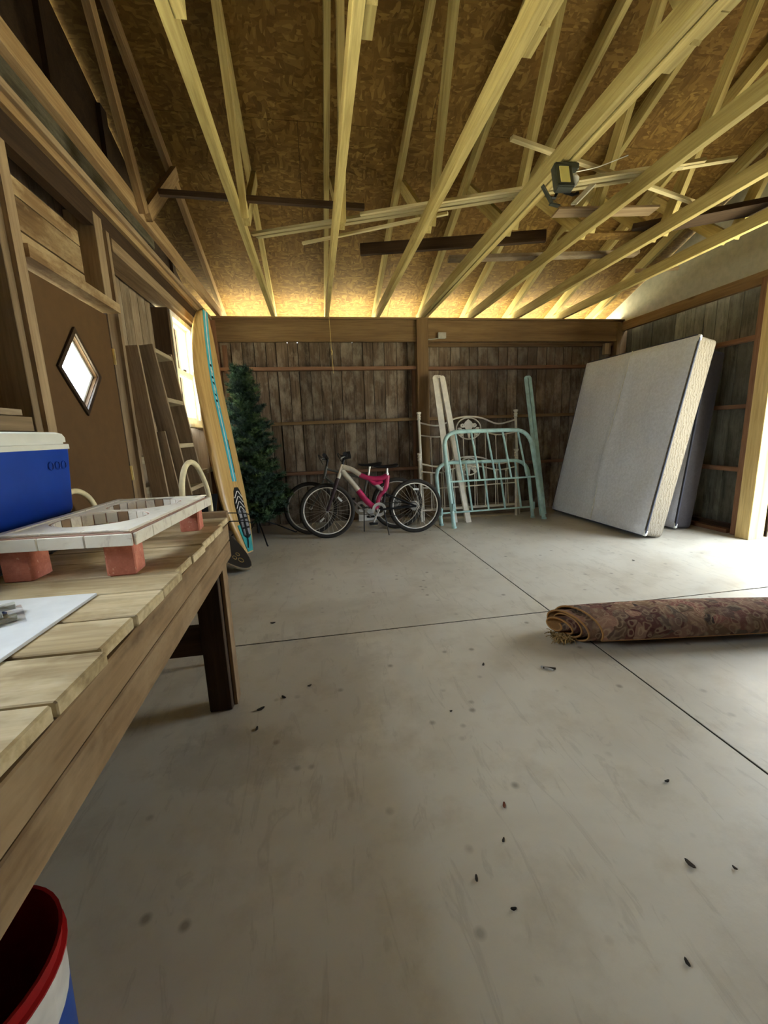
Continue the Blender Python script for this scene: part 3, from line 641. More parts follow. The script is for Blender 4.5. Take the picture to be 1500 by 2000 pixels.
for i in range(7):
    off = (i % 4) * .021 - .03; zz = .798 + (i // 4) * .011; L = .15 - .012 * (i % 3)
    c = V((-.735, .775, zz)) + V((math.cos(ang), math.sin(ang), 0)) * random.uniform(-.008, .012) + V((-math.sin(ang), math.cos(ang), 0)) * off
    Mx = T3(c) @ Matrix.Rotation(ang, 4, 'Z'); b = Buf().mbox(Matrix.Identity(4), L, .0095, .005, .001); me = bpy.data.meshes.new('glass_strip'); me.from_pydata(b.v, [], b.f); me.materials.append(STG[i % 4]); me.update(); link(bpy.data.objects.new('glass_strip', me), gb, Mx)
b = Buf(); nu, nv = 14, 9; vs = []
for i in range(nu + 1):
    for j in range(nv + 1):
        u_, v_ = (i / nu - .5) * .34, (j / nv - .5) * .12; h = .822 - .03 * (abs(2 * j / nv - 1) ** 3) - .022 * (abs(2 * i / nu - 1) ** 6) + random.uniform(-.003, .003)
        vs.append((-.735 + math.cos(ang) * u_ - math.sin(ang) * v_, .775 + math.sin(ang) * u_ + math.cos(ang) * v_, max(.7935, h)))
b.add(vs, [(i * (nv + 1) + j, (i + 1) * (nv + 1) + j, (i + 1) * (nv + 1) + j + 1, i * (nv + 1) + j + 1) for i in range(nu) for j in range(nv)]); mk('plastic_wrap', b, WRAP, gb)

# ---- bucket under the bench edge
RED = plain('bucket_red', (150, 22, 24), .45); BWH = plain('bucket_white', (214, 210, 202), .45); BBL = plain('bucket_blue', (40, 74, 146), .45)
bc = V((-.568, .545, 0)); bk = thing('bucket', bc, 'red, white and blue striped plastic bucket on the floor by the workbench', 'bucket')
def rz(z): return .112 + .016 * z / .37
mk('bucket_wall', Buf().lathe(bc, [(rz(z), z) for z in (.0, .1, .2, .3, .365)] + [(.131, .372), (.126, .372)] + [(rz(z) - .004, z) for z in (.36, .2, .01)] + [(.001, .01)], 40), RED, bk, smooth=40)
b = Buf().lathe(bc, [(0.001, 0), (rz(0), 0)], 40); mk('bucket_bottom', b, RED, bk)
b = Buf(); n = 40                                   # slanted white and blue print bands around the wall
def band(zf0, zf1, out, a0=0, a1=2 * math.pi):
    b = Buf(); vs = []
    for i in range(n + 1):
        a = a0 + (a1 - a0) * i / n
        for zf in (zf0, zf1): z = zf(a); vs.append((bc.x + (rz(z) + out) * math.cos(a), bc.y + (rz(z) + out) * math.sin(a), z))
    return b.add(vs, [(2 * i, 2 * i + 2, 2 * i + 3, 2 * i + 1) for i in range(n)])
mk('white_band', band(lambda a: .255 + .012 * math.sin(2 * a), lambda a: .338, .0012), BWH, bk, smooth=60)
mk('blue_band', band(lambda a: .10 + .05 * math.sin(a), lambda a: .255 + .012 * math.sin(2 * a), .0012), BBL, bk, smooth=60)
mk('white_band', band(lambda a: .035, lambda a: .075 + .02 * math.sin(a), .0012), BWH, bk, smooth=60)
b = Buf().lathe(bc, [(rz(.34), .34), (.1335, .342), (.1335, .346), (rz(.348), .348)], 40); mk('rim_collar', b, RED, bk, smooth=40)

# ================================================================== LEFT WALL THINGS
# ---- stepladder and loose boards leaning at the wall
ld = thing('wooden_ladder', (-.86, 3.12, 0), 'old wooden step ladder with pale treads leaning between door and window', 'ladder')
def lad(z, o=0): return -1.03 + (1.72 - z) * .125 + o
for y, o in ((2.955, 0), (3.30, 0)): board('side_rail', (lad(0, o), y, .0), (lad(1.72, o), y, 1.72), .105, .024, LADW, ld, (1, 0, 0), bev=.002)
for z in (1.69, 1.38, 1.08, .78, .48, .18): board('tread', (lad(z) + .0, 2.965, z), (lad(z) + .0, 3.29, z), .10, .028, LADT, ld, (1, 0, .1), bev=.002)
for y in (3.03, 3.22): board('rear_leg', (lad(0, -.0) - .10, y, .0), (lad(1.6) - .055, y, 1.6), .03, .018, LADT, ld, (1, 0, 0))
loose('loose_board', (-.99, 2.90, .0), (-1.085, 2.87, 1.70), .10, .022, LADW, 'brown weathered board leaning beside the step ladder, near the door hinge side', 'board', None, (1, 0, 0), .002)
loose('loose_board', (-.88, 2.93, .0), (-1.0, 2.925, 1.18), .07, .018, LADW, 'short brown board propped in front of the ladder side rail', 'board', None, (1, 0, 0), .002)

# ---- patio chair with cream tube arms
CRM = plain('cream_tube_paint', (224, 212, 174), .45); SLING = plain('black_sling', (18, 18, 20), .8)
ch_ = thing('patio_chair', (-.80, 2.30, 0), 'tall patio chair with arched cream tube arms and black sling behind the workbench', 'chair')
for xa, xb in ((-.60, -.60), (-1.02, -1.02)):
    b = Buf(); zo = 0 if xa > -.8 else -.10; yo = 0 if xa > -.8 else -.10; xa -= 0 if xa > -.8 else .055
    b.tube(bez([(xa - .01, 2.02 + yo, 0), (xa - .02, 2.0 + yo, .55), (xa - .02, 1.99 + yo, .86 + zo), (xa - .012, 2.03 + yo, .98 + zo), (xa + .0, 2.11 + yo, 1.015 + zo), (xa + .01, 2.20 + yo, .97 + zo), (xa + .02, 2.28 + yo, .84 + zo), (xa + .0, 2.35, .66), (xa - .06, 2.41, .4), (xa - .10, 2.46, 0)], 7), .0125, 10)
    mk('arm_frame', b, CRM, ch_, smooth=50)
b = Buf().tube([(-1.15, 2.45, .12), (-.70, 2.45, .12)], .01); mk('cross_bar', b, CRM, ch_)
b = Buf().tube([(-1.03, 2.01, .30), (-.62, 2.01, .30)], .01); mk('cross_bar', b, CRM, ch_)
b = Buf(); vs = []
for i in range(15):
    t = i / 14; y = 2.06 + t * .5; z = .50 + .05 * math.sin(t * 3.14) if t < .55 else .52 + (t - .55) * .62
    for xx in ((-1.0, -.60) if t < .5 else (-.80, -.60)): vs.append((xx, y, z))
vs += [(x_, y_, z_ - .012) for x_, y_, z_ in vs]
b.add(vs, [(2 * i, 2 * i + 1, 2 * i + 3, 2 * i + 2) for i in range(14)] + [(30 + 2 * i, 32 + 2 * i, 33 + 2 * i, 31 + 2 * i) for i in range(14)] + [(2 * i, 2 * i + 2, 32 + 2 * i, 30 + 2 * i) for i in range(14)] + [(2 * i + 1, 31 + 2 * i, 33 + 2 * i, 2 * i + 3) for i in range(14)] + [(0, 30, 31, 1), (28, 29, 59, 58)])
mk('sling_seat', b, SLING, ch_, smooth=60)

# ---- boards leaning at the window
def boardwood():
    k = NT('board_woodgrain', .35, 0, .45); v = k.coord((.05, 1, 1)); g_ = k.noise(v, 40, 5, .6, .4)
    return k.done(k.ramp(g_, [(.3, (176, 138, 80)), (.5, (202, 166, 104)), (.7, (214, 182, 122))]), g_, .05, .002)
BW = boardwood(); CYAN = plain('cyan_stripe', (64, 178, 200), .35); PADB = plain('pad_black', (16, 16, 16), .8); PADW = plain('pad_white', (222, 220, 214), .7); PADG = plain('pad_grey', (136, 134, 136), .7); TEAL = plain('teal_tail', (60, 150, 150), .35)
tail = V((-.735, 3.98, .03)); nose = V((-1.055, 4.33, 2.29)); ax = (nose - tail); LB = ax.length; ax.normalize()
nn = V((1, -.27, 0)); nn = (nn - ax * nn.dot(ax)).normalized(); wd = nn.cross(ax).normalized()       # deck normal, width axis
MB_ = Matrix((ax, wd, nn)).transposed().to_4x4(); MB_.translation = tail
sb = thing('surfboard', tail, 'wood-grain surfboard with cyan centre stripe standing against the window', 'surfboard')
HWB, TB = .245, .095
def half(u):
    t = u / LB
    if t < .28: return HWB * (.30 + .70 * math.sin(math.pi / 2 * (t / .28)) ** .8) if t > 0 else .30 * HWB
    if t < .62: return HWB
    return HWB * max(.06, math.sqrt(max(0, 1 - ((t - .62) / .38) ** 2.2)))
def thick(u): t = u / LB; return TB * (.35 + .65 * math.sin(math.pi * min(1, max(0, .06 + .88 * t))) ** .6)
def rock(u): t = u / LB; return .10 * max(0, t - .6) ** 2 / .16 * 1.0 + .03 * max(0, .2 - t) / .2
def deck(u, w_): h = half(u); return rock(u) + thick(u) / 2 * (1 - .35 * (w_ / max(h, .01)) ** 2)
b = Buf(); K = 40; RN = 16; vs = []
for i in range(K + 1):
    u = LB * i / K; h = half(u); th = thick(u)
    for j in range(RN):
        a = 2 * math.pi * j / RN; cw, sw = math.cos(a), math.sin(a)
        x_ = h * math.copysign(abs(cw) ** .7, cw); z_ = th / 2 * math.copysign(abs(sw) ** .75, sw); vs.append(MB_ @ V((u, x_, z_ + rock(u))))
fs = [(i * RN + j, i * RN + (j + 1) % RN, (i + 1) * RN + (j + 1) % RN, (i + 1) * RN + j) for i in range(K) for j in range(RN)] + [tuple(range(RN - 1, -1, -1)), tuple(range(K * RN, (K + 1) * RN))]
b.add(vs, fs)
o = mk('board_body', b, BW, sb, tail, smooth=60)
o.data.transform(MB_.to_3x3().inverted().to_4x4()); o.matrix_basis = WM[sb].inverted() @ MB_
def on_deck(poly_rows, lift=.003):
    """strip on the deck: rows of (u, w0, w1)"""
    b = Buf(); vs = []
    for u, w0, w1 in poly_rows:
        for w_ in (w0, w1): vs.append(MB_ @ V((u, w_, rock(u) + thick(u) / 2 + lift)))
        for w_ in (w0, w1): vs.append(MB_ @ V((u, w_, rock(u) + thick(u) / 2 * .6)))
    for i in range(len(poly_rows) - 1):
        a = 4 * i; c = a + 4; b.f += []
        b.mi += []
        fs_.extend([(a, a + 1, c + 1, c), (a + 2, c + 2, c + 3, a + 3), (a, c, c + 2, a + 2), (a + 1, a + 3, c + 3, c + 1)])
    n_ = 4 * (len(poly_rows) - 1); fs_.extend([(0, 2, 3, 1), (n_, n_ + 1, n_ + 3, n_ + 2)])
    b.add(vs, fs_); fs_.clear(); return b
fs_ = []
us = [LB * t for t in [.30 + .69 * i / 24 for i in range(25)]]
mk('centre_stripe', on_deck([(u, -.042, .042) for u in us], .0015), CYAN, sb)
mk('stripe_line', on_deck([(u, -.008, .008) for u in us], .0025), PADW, sb)
mk('tail_panel', on_deck([(LB * t, -half(LB * t) * .55, half(LB * t) * .7) for t in (.005, .03, .06, .09, .12)], .001), TEAL, sb)
mk('traction_pad', on_deck([(.14, -.02, .02), (.17, -.075, .075), (.3, -.095, .095), (.5, -.09, .09), (.60, -.06, .06), (.635, -.03, .03)], .007), PADB, sb)
for i in range(4):
    u = .60 - .05 * i
    for sg in (-1, 1):
        q = []
        for k in range(4): q.append((u - .022 * k, sg * .024 * k, sg * .024 * k + sg * .016))
        q = [(a_, min(b_, c_), max(b_, c_)) for a_, b_, c_ in q]; mk('pad_chevron', on_deck([(a_ - .006, b_, c_) for a_, b_, c_ in q[:1]] + q, .0095), PADW, sb)
for u0_, u1_ in ((.34, .42), (.25, .33), (.17, .24)):
    for w0, w1 in ((-.07, -.02), (.02, .07)): mk('pad_block', on_deck([(u0_, w0, w1), (u1_ - .008, w0, w1)], .0105), PADG, sb)
for i, u in enumerate([1.40 + .055 * k for k in range(8)]):
    mk('stripe_mark', on_deck([(u, -.016, .016 if i % 2 else .002), (u + .022, -.016 + .004 * (i % 3), .016)], .004), PADB if i % 3 else PADW, sb)
mk('side_decal', on_deck([(.78, -.05, -.038), (1.10, -.05, -.038)], .002), PADB, sb)
b = Buf()
for u in (.30, .38):
    h = half(u) + .012; b.tube([MB_ @ V((u + .03 * math.cos(a), h * math.cos(a), rock(u) + (thick(u) / 2 + .014) * math.sin(a))) for a in [2 * math.pi * k / 20 for k in range(20)]], .005, 6, closed=True)
b.tube(bez([MB_ @ V(q) for q in ((.30, .03, .07), (.2, .06, .08), (.12, .03, .065), (.05, .05, .06))], 5), .006, 6); mk('leash', b, PADB, sb)
# dark skimboard behind it
sk = T3(V((-.62, 3.52, .012)))
a1 = V((-.33, .10, .30)).normalized(); n1 = V((.62, -.25, .70)); n1 = (n1 - a1 * n1.dot(a1)).normalized(); w1_ = n1.cross(a1)
Ms = Matrix((a1, w1_, n1)).transposed().to_4x4(); Ms.translation = V((-.635, 3.53, .015))
poly = []
for k in range(28): a = 2 * math.pi * k / 28; poly.append((.34 - .34 * math.cos(a), .19 * math.sin(a) * (1 - .12 * math.cos(a))))
kb = thing('skimboard', (-.635, 3.53, 0), 'small dark board with gold print resting low against the wall below the surfboard', 'skimboard')
mk('deck_plate', Buf().prism(poly, Ms, .010), plain('skim_black', (40, 38, 36), .3, 0, .5), kb)
GOLD = plain('gold_print', (150, 128, 76), .4, .3)
b = Buf()
for u, w_, r_ in ((.10, .0, .025), (.15, .03, .02), (.16, -.035, .018)): mk('gold_mark', Buf().tube([Ms @ V((u + r_ * math.cos(2 * math.pi * k / 10), w_ + r_ * math.sin(2 * math.pi * k / 10), .0105)) for k in range(10)], .003, 5, closed=True), GOLD, kb)
mk('board_edge', Buf().tube([Ms @ V((x_, y_, 0)) for x_, y_ in poly], .011, 6, closed=True), plain('skim_edge', (112, 100, 78), .5), kb)

# ---- artificial christmas tree
NEED = []
for i, c in enumerate(((48, 70, 48), (72, 94, 58), (42, 60, 50))):
    NEED.append(plain('needle_green_%d' % i, c, .7, 0, .25, .25))
TRK = plain('tree_pole', (22, 24, 20), .6)
def branch_mesh(L, idx):
    rr = random.Random(100 + idx); b = Buf(); b.tube([(0, 0, 0), (L * .5, 0, .01 * L), (L, 0, .06 * L)], [.004, .0035, .002], 5)
    tips = [((0, 0, 0), (L, 0, .06 * L), 1)]
    for k in range(5):
        t = .25 + .14 * k; s = 1 if k % 2 else -1; base = V((L * t, 0, .03 * L * t)); d = V((.75, s * .6, rr.uniform(-.1, .35))).normalized() * L * (.42 - .04 * k); tips.append((base, base + d, .9)); b.tube([base, base + d], [.003, .0015], 4)
    for a, e, q in tips:
        a, e = V(a), V(e); d = e - a; n_ = int(d.length * 520); dn = d.normalized(); s1 = dn.cross(V((0, 0, 1))).normalized(); s2 = dn.cross(s1)
        for k in range(n_):
            t = k / n_ * .97 + .03; p = a + d * t; an = rr.uniform(0, 6.283); out = (s1 * math.cos(an) + s2 * math.sin(an)) * .8 + dn * rr.uniform(.3, .9); out.normalize(); ln = rr.uniform(.022, .04)
            sd_ = out.cross(dn).normalized() * .0024; q_ = p + out * ln
            o_ = len(b.v); b.v += [tuple(p - sd_), tuple(p + sd_), tuple(q_ + sd_ * .4), tuple(q_ - sd_ * .4)]; b.f.append((o_, o_ + 1, o_ + 2, o_ + 3)); b.mi.append(0)
    me = bpy.data.meshes.new('branch'); me.from_pydata(b.v, [], b.f); me.materials.append(NEED[idx % 3]); me.update(); return me
BM = [[branch_mesh(L, i + 3 * j) for i in range(3)] for j, L in enumerate((.14, .20, .27, .33))]
tc_ = V((-.70, 4.69, 0)); tr_ = thing('christmas_tree', tc_, 'dark green artificial christmas tree standing in the back left corner', 'tree')
mk('trunk', Buf().tube([tc_ + V((0, 0, .06)), tc_ + V((-.02, 0, 1.0)), tc_ + V((-.035, 0, 1.82))], [.018, .015, .006], 8), TRK, tr_)
rr = random.Random(5); z = .24
while z < 1.80:
    t = (z - .24) / 1.56; Rad = .30 * (1 - t) ** .6 + .11; nb = max(6, int(16 - 8 * t)); a0 = rr.uniform(0, 6)
    for k in range(nb):
        L = Rad * rr.uniform(.82, 1.08); li = 0 if L < .17 else 1 if L < .235 else 2 if L < .30 else 3
        a = a0 + 6.283 * k / nb + rr.uniform(-.2, .2); o = bpy.data.objects.new('branch', BM[li][rr.randrange(3)])
        sc = L / (.14, .20, .27, .33)[li]
        link(o, tr_, T3(tc_ + V((-.02 * z, 0, z + rr.uniform(-.02, .02)))) @ Matrix.Rotation(a, 4, 'Z') @ Matrix.Rotation(-rr.uniform(.0, .45) - .5 * t * t, 4, 'Y') @ Matrix.Rotation(rr.uniform(-.5, .5), 4, 'X') @ Matrix.Diagonal((sc, sc, sc, 1)))
    z += .062 + .02 * (1 - t)
for k in range(4):
    o = bpy.data.objects.new('branch', BM[0][k % 3]); link(o, tr_, T3(tc_ + V((-.035, 0, 1.74))) @ Matrix.Rotation(1.6 * k, 4, 'Z') @ Matrix.Rotation(-1.25, 4, 'Y') @ Matrix.Diagonal((.8, .8, .8, 1)))
for a in (-.9, .7, 2.3, 3.9):
    e = tc_ + V((.42 * math.cos(a - .35), .42 * math.sin(a - .35), .008)); m_ = tc_ + V((.2 * math.cos(a - .35), .2 * math.sin(a - .35), .13)); mk('stand_leg', Buf().tube([tc_ + V((0, 0, .22)), m_, e, e + V((.02 * math.cos(a - .35), .02 * math.sin(a - .35), -.0))], .008, 6), BLACKP, tr_)

# ================================================================== BICYCLES
def bike(name, label, O, ang, lean, W):
    """W: dict of named points (u along the bike, z up) ; O ground point under the rear hub, u grows towards the rear"""
    t = thing(name, O, label, 'bicycle', 'bicycles against the back wall', 0)
    M = T3(V(O)) @ Matrix.Rotation(ang, 4, 'Z') @ Matrix.Rotation(lean, 4, 'X')
    def P(u, z, s=0): return M @ V((u, s, z))
    FR, DK = W['frame'], BLACKP
    Rw = W['R']
    fax = Matrix(((1, 0, 0), (0, 0, 1), (0, -1, 0)))
    for hub in (W['fh'], W['rh']):
        c = M @ V((hub[0], 0, hub[1])); ax3 = M.to_3x3() @ fax
        rim = mk('wheel_rim', Buf().lathe(c, [(Rw - .052, -.011), (Rw - .040, -.013), (Rw - .036, -.009), (Rw - .036, .009), (Rw - .040, .013), (Rw - .052, .011)], 48, ax3, True), W['rim'], t, smooth=40)
        prof = [(Rw - .022 + .024 * math.cos(a), .024 * math.sin(a)) for a in [2 * math.pi * k / 10 for k in range(10)]]
        mk('tyre', Buf().lathe(c, prof, 48, ax3, True), RUBBER, rim, smooth=60)
        b = Buf()
        for k in range(28):
            a = 2 * math.pi * k / 28; s = .02 if k % 2 else -.02; a2 = a + (.35 if k % 4 < 2 else -.35)
            b.tube([c + ax3 @ V((.018 * math.cos(a2), .018 * math.sin(a2), s)), c + ax3 @ V(((Rw - .05) * math.cos(a), (Rw - .05) * math.sin(a), 0))], .0013, 4, False)
        sk_ = mk('spokes', b, W['spoke'], rim); sk_['kind'] = 'stuff'
        mk('hub', Buf().lathe(c, [(.001, -.045), (.012, -.045), (.012, -.025), (.02, -.022), (.014, -.01), (.014, .01), (.02, .022), (.012, .025), (.012, .045), (.001, .045)], 16, ax3), CHROME, rim, smooth=40)
        aa = W['refl'][0] if hub is W['fh'] else W['refl'][1]
        q = c + ax3 @ V((Rw * .62 * math.cos(aa), Rw * .62 * math.sin(aa), 0)); Mr = Matrix.Identity(4)
        tg = ax3 @ V((-math.sin(aa), math.cos(aa), 0)); rd = ax3 @ V((math.cos(aa), math.sin(aa), 0)); Mr = Matrix((tg, rd, ax3 @ V((0, 0, 1)))).transposed().to_4x4(); Mr.translation = q
        mk('reflector', Buf().mbox(Mr, .032, .011, .006, .002), VINYL, rim)
    # cassette
    c = M @ V((W['rh'][0], 0, W['rh'][1]))
    mk('cassette', Buf().lathe(c, [(.02, .02), (.055, .022), (.05, .028), (.04, .034), (.03, .042), (.02, .042)], 24, M.to_3x3() @ fax, True), CHROME, t)
    for nm, pts, r_, mt in W['tubes']:
        if len(pts) > 2 and nm != 'sharp': pp = bez([P(*q) for q in pts], 5)
        else: pp = [P(*q) for q in pts]
        n_ = len(pp)
        rs = [r_[0] + (r_[1] - r_[0]) * i / (n_ - 1) for i in range(n_)] if isinstance(r_, tuple) else r_
        mk(nm, Buf().tube(pp, rs, 10), mt, t, smooth=50)
    # saddle
    su, sz = W['saddle']; b = Buf(); vs = []; prof = [(-.135, .012, .010), (-.09, .02, .016), (-.02, .032, .018), (.05, .062, .022), (.11, .075, .024), (.135, .055, .016)]
    for du, hw, h in prof:
        for a in range(10): an = 2 * math.pi * a / 10; vs.append(P(su + du, sz + h * math.sin(an) + .012 * (du / .13) ** 2, hw * math.cos(an)))
    b.add(vs, [(i * 10 + j, i * 10 + (j + 1) % 10, i * 10 + 10 + (j + 1) % 10, i * 10 + 10 + j) for i in range(5) for j in range(10)] + [tuple(range(9, -1, -1)), tuple(range(50, 60))]); mk('saddle', b, BLACKP, t, smooth=60)
    # bar with grips
    hb = W['bar']; b = Buf().tube(bez([P(hb[0] - .03, hb[1] + .01, -.27), P(hb[0] - .01, hb[1], -.14), P(hb[0] + .01, hb[1] - .01, 0), P(hb[0] - .01, hb[1], .14), P(hb[0] - .03, hb[1] + .01, .27)], 6), .0115, 8); bar = mk('handlebar', b, DK, t, smooth=50)
    for s in (-1, 1):
        mk('grip', Buf().tube([P(hb[0] - .03, hb[1] + .01, s * .285), P(hb[0] - .014, hb[1] + .002, s * .17)], .021, 10), DK, bar)
        mk('brake_lever', Buf().tube([P(hb[0] - .02, hb[1] - .01, s * .15), P(hb[0] - .06, hb[1] - .02, s * .17), P(hb[0] - .065, hb[1] - .03, s * .25)], .006, 6), CHROME, bar)
        mk('brake_cable', Buf().tube(bez([P(hb[0] - .05, hb[1] - .01, s * .14), P(hb[0] - .10, hb[1] + .03, s * .07), P(hb[0] - .05, hb[1] - .08, s * .02)], 5), .003, 5), DK, bar)
    # crankset
    bb = W['bb']; c = P(bb[0], bb[1], 0); A3 = M.to_3x3() @ fax; cs_ = None
    for R1, s in ((.078, .042), (.062, .036)):
        o = mk('chainring', Buf().lathe(c, [(R1 - .016, s * -1 - .002), (R1, s * -1 - .002), (R1, s * -1 + .002), (R1 - .016, s * -1 + .002)], 32, A3, True), CHROME, t)
    for s, a in ((-1, W['crank']), (1, W['crank'] + math.pi)):
        e = P(bb[0] + .165 * math.cos(a), bb[1] + .165 * math.sin(a), s * .06); arm = mk('crank_arm', Buf().tube([P(bb[0], bb[1], s * .055), e], (.012, .009) and .010, 8), CHROME, t)
        mk('pedal', Buf().mbox(T3(P(bb[0] + .165 * math.cos(a), bb[1] + .165 * math.sin(a), s * .11)) @ M.to_3x3().to_4x4(), .045, .04, .011, .004), DK, arm)
    u0_, z0_ = bb; u1_, z1_ = W['rh']
    mk('chain', Buf().tube([P(u0_, z0_ + .075, -.04), P(u1_, z1_ + .04, -.03), P(u1_ + .03, z1_, -.03), P(u1_, z1_ - .05, -.03), P(u0_ + .3, z0_ - .08, -.035), P(u0_, z0_ - .075, -.04)], .004, 5), plain('chain_steel', (70, 66, 58), .5, .7), t)
    return t
SIL = plain('frame_silver', (206, 198, 180), .3, .4); PINK = plain('frame_magenta', (168, 34, 82), .32, 0, .5); FORKD = plain('fork_plum', (46, 30, 36), .4); RIMG = plain('rim_dull', (168, 164, 152), .4, .15); BFR = plain('bike_grey_frame', (92, 92, 86), .4, .3)
SPK = plain('spoke_steel', (176, 168, 152), .4, .2); SPKD = plain('spoke_dull', (92, 84, 74), .5, .5)
WA = dict(frame=SIL, R=.302, fh=(-.985, .302), rh=(0, .302), rim=ALLOY, spoke=SPK, refl=(math.radians(-40), math.radians(-85)), saddle=(-.315, .755), bar=(-.74, .89), bb=(-.415, .288), crank=math.radians(-118), tubes=[
    ('head_tube', [(-.79, .80), (-.845, .65)], .021, SIL),
    ('down_tube', [(-.80, .735), (-.70, .60), (-.62, .49)], .031, SIL), ('down_tube', [(-.635, .51), (-.55, .39), (-.445, .29)], .033, PINK),
    ('top_tube', [(-.785, .775), (-.69, .74), (-.60, .675)], .028, SIL), ('top_tube', [(-.61, .68), (-.50, .635), (-.38, .63), (-.305, .655)], (.028, .031), PINK),
    ('seat_tube', [(-.30, .66), (-.325, .52), (-.405, .42), (-.435, .30)], (.028, .022), PINK), ('frame_gusset', [(-.50, .62), (-.44, .575), (-.36, .60)], .024, PINK),
    ('seat_post', [(-.305, .655), (-.30, .745)], .013, CHROME), ('seat_clamp', [(-.3055, .665), (-.3045, .685)], .021, CHROME),
    ('swing_arm', [(-.41, .285, -.05), (0, .302, -.055)], .012, BLACKP), ('swing_arm', [(-.41, .285, .05), (0, .302, .055)], .012, BLACKP),
    ('seat_stay', [(-.34, .46, -.05), (0, .302, -.06)], .010, BLACKP), ('seat_stay', [(-.34, .46, .05), (0, .302, .06)], .010, BLACKP), ('upright_strut', [(-.37, .29), (-.34, .46)], .018, BLACKP),
    ('shock_spring', [(-.335, .47), (-.44, .575)], .019, CHROME),
    ('fork_crown', [(-.855, .64, -.07), (-.855, .64, .07)], .018, CHROME), ('fork_leg', [(-.85, .655, -.065), (-.905, .505, -.065), (-.985, .302, -.06)], (.022, .017), FORKD), ('fork_leg', [(-.85, .655, .065), (-.905, .505, .065), (-.985, .302, .06)], (.022, .017), FORKD),
    ('stem', [(-.788, .80), (-.77, .86), (-.735, .885)], .015, BLACKP), ('light_pod', [(-.775, .89, -.05), (-.70, .90, -.05)], .042, BLACKP), ('kickstand', [(-.36, .27, -.04), (-.33, .005, -.12)], .006, BLACKP)])
bike('bicycle', 'magenta and silver full-suspension bicycle, in front of the grey one', (1.062, 4.41, 0), R(-1.8), R(-6), WA)
WB_ = dict(frame=BFR, R=.302, fh=(-1.01, .302), rh=(0, .302), rim=RIMG, spoke=SPKD, refl=(math.radians(50), math.radians(200)), saddle=(-.30, .765), bar=(-.79, .87), bb=(-.43, .27), crank=math.radians(135), tubes=[
    ('head_tube', [(-.80, .77), (-.84, .63)], .018, BFR), ('top_tube', [(-.80, .74), (-.33, .60)], .015, BFR), ('down_tube', [(-.83, .66), (-.43, .27)], .017, BFR), ('seat_tube', [(-.33, .64), (-.43, .27)], .016, BFR),
    ('seat_post', [(-.33, .62), (-.30, .755)], .012, CHROME), ('seat_stay', [(-.34, .58, -.04), (0, .302, -.055)], .008, BFR), ('seat_stay', [(-.34, .58, .04), (0, .302, .055)], .008, BFR), ('chain_stay', [(-.43, .27, -.04), (0, .302, -.055)], .009, BFR), ('chain_stay', [(-.43, .27, .04), (0, .302, .055)], .009, BFR),
    ('fork_leg', [(-.845, .62, -.05), (-.92, .44, -.055), (-1.01, .302, -.055)], .010, BFR), ('fork_leg', [(-.845, .62, .05), (-.92, .44, .055), (-1.01, .302, .055)], .010, BFR), ('stem', [(-.80, .77), (-.785, .84), (-.79, .87)], .013, BLACKP), ('kickstand', [(-.40, .26, -.04), (-.42, .005, -.14)], .006, BLACKP)])
bike('bicycle', 'dull grey bicycle standing closest to the back wall planks', (.905, 4.66, 0), R(-1.2), R(-7), WB_)
b = Buf().mbox(T3(V((.62, 5.19, .085))) @ Matrix.Rotation(.1, 4, 'X'), .13, .005, .08); tag(mk('scrap_panel', b, VINYL, None, (.62, 5.19, 0)), 'white scrap panel on the floor against the wall behind the bicycles', 'panel')

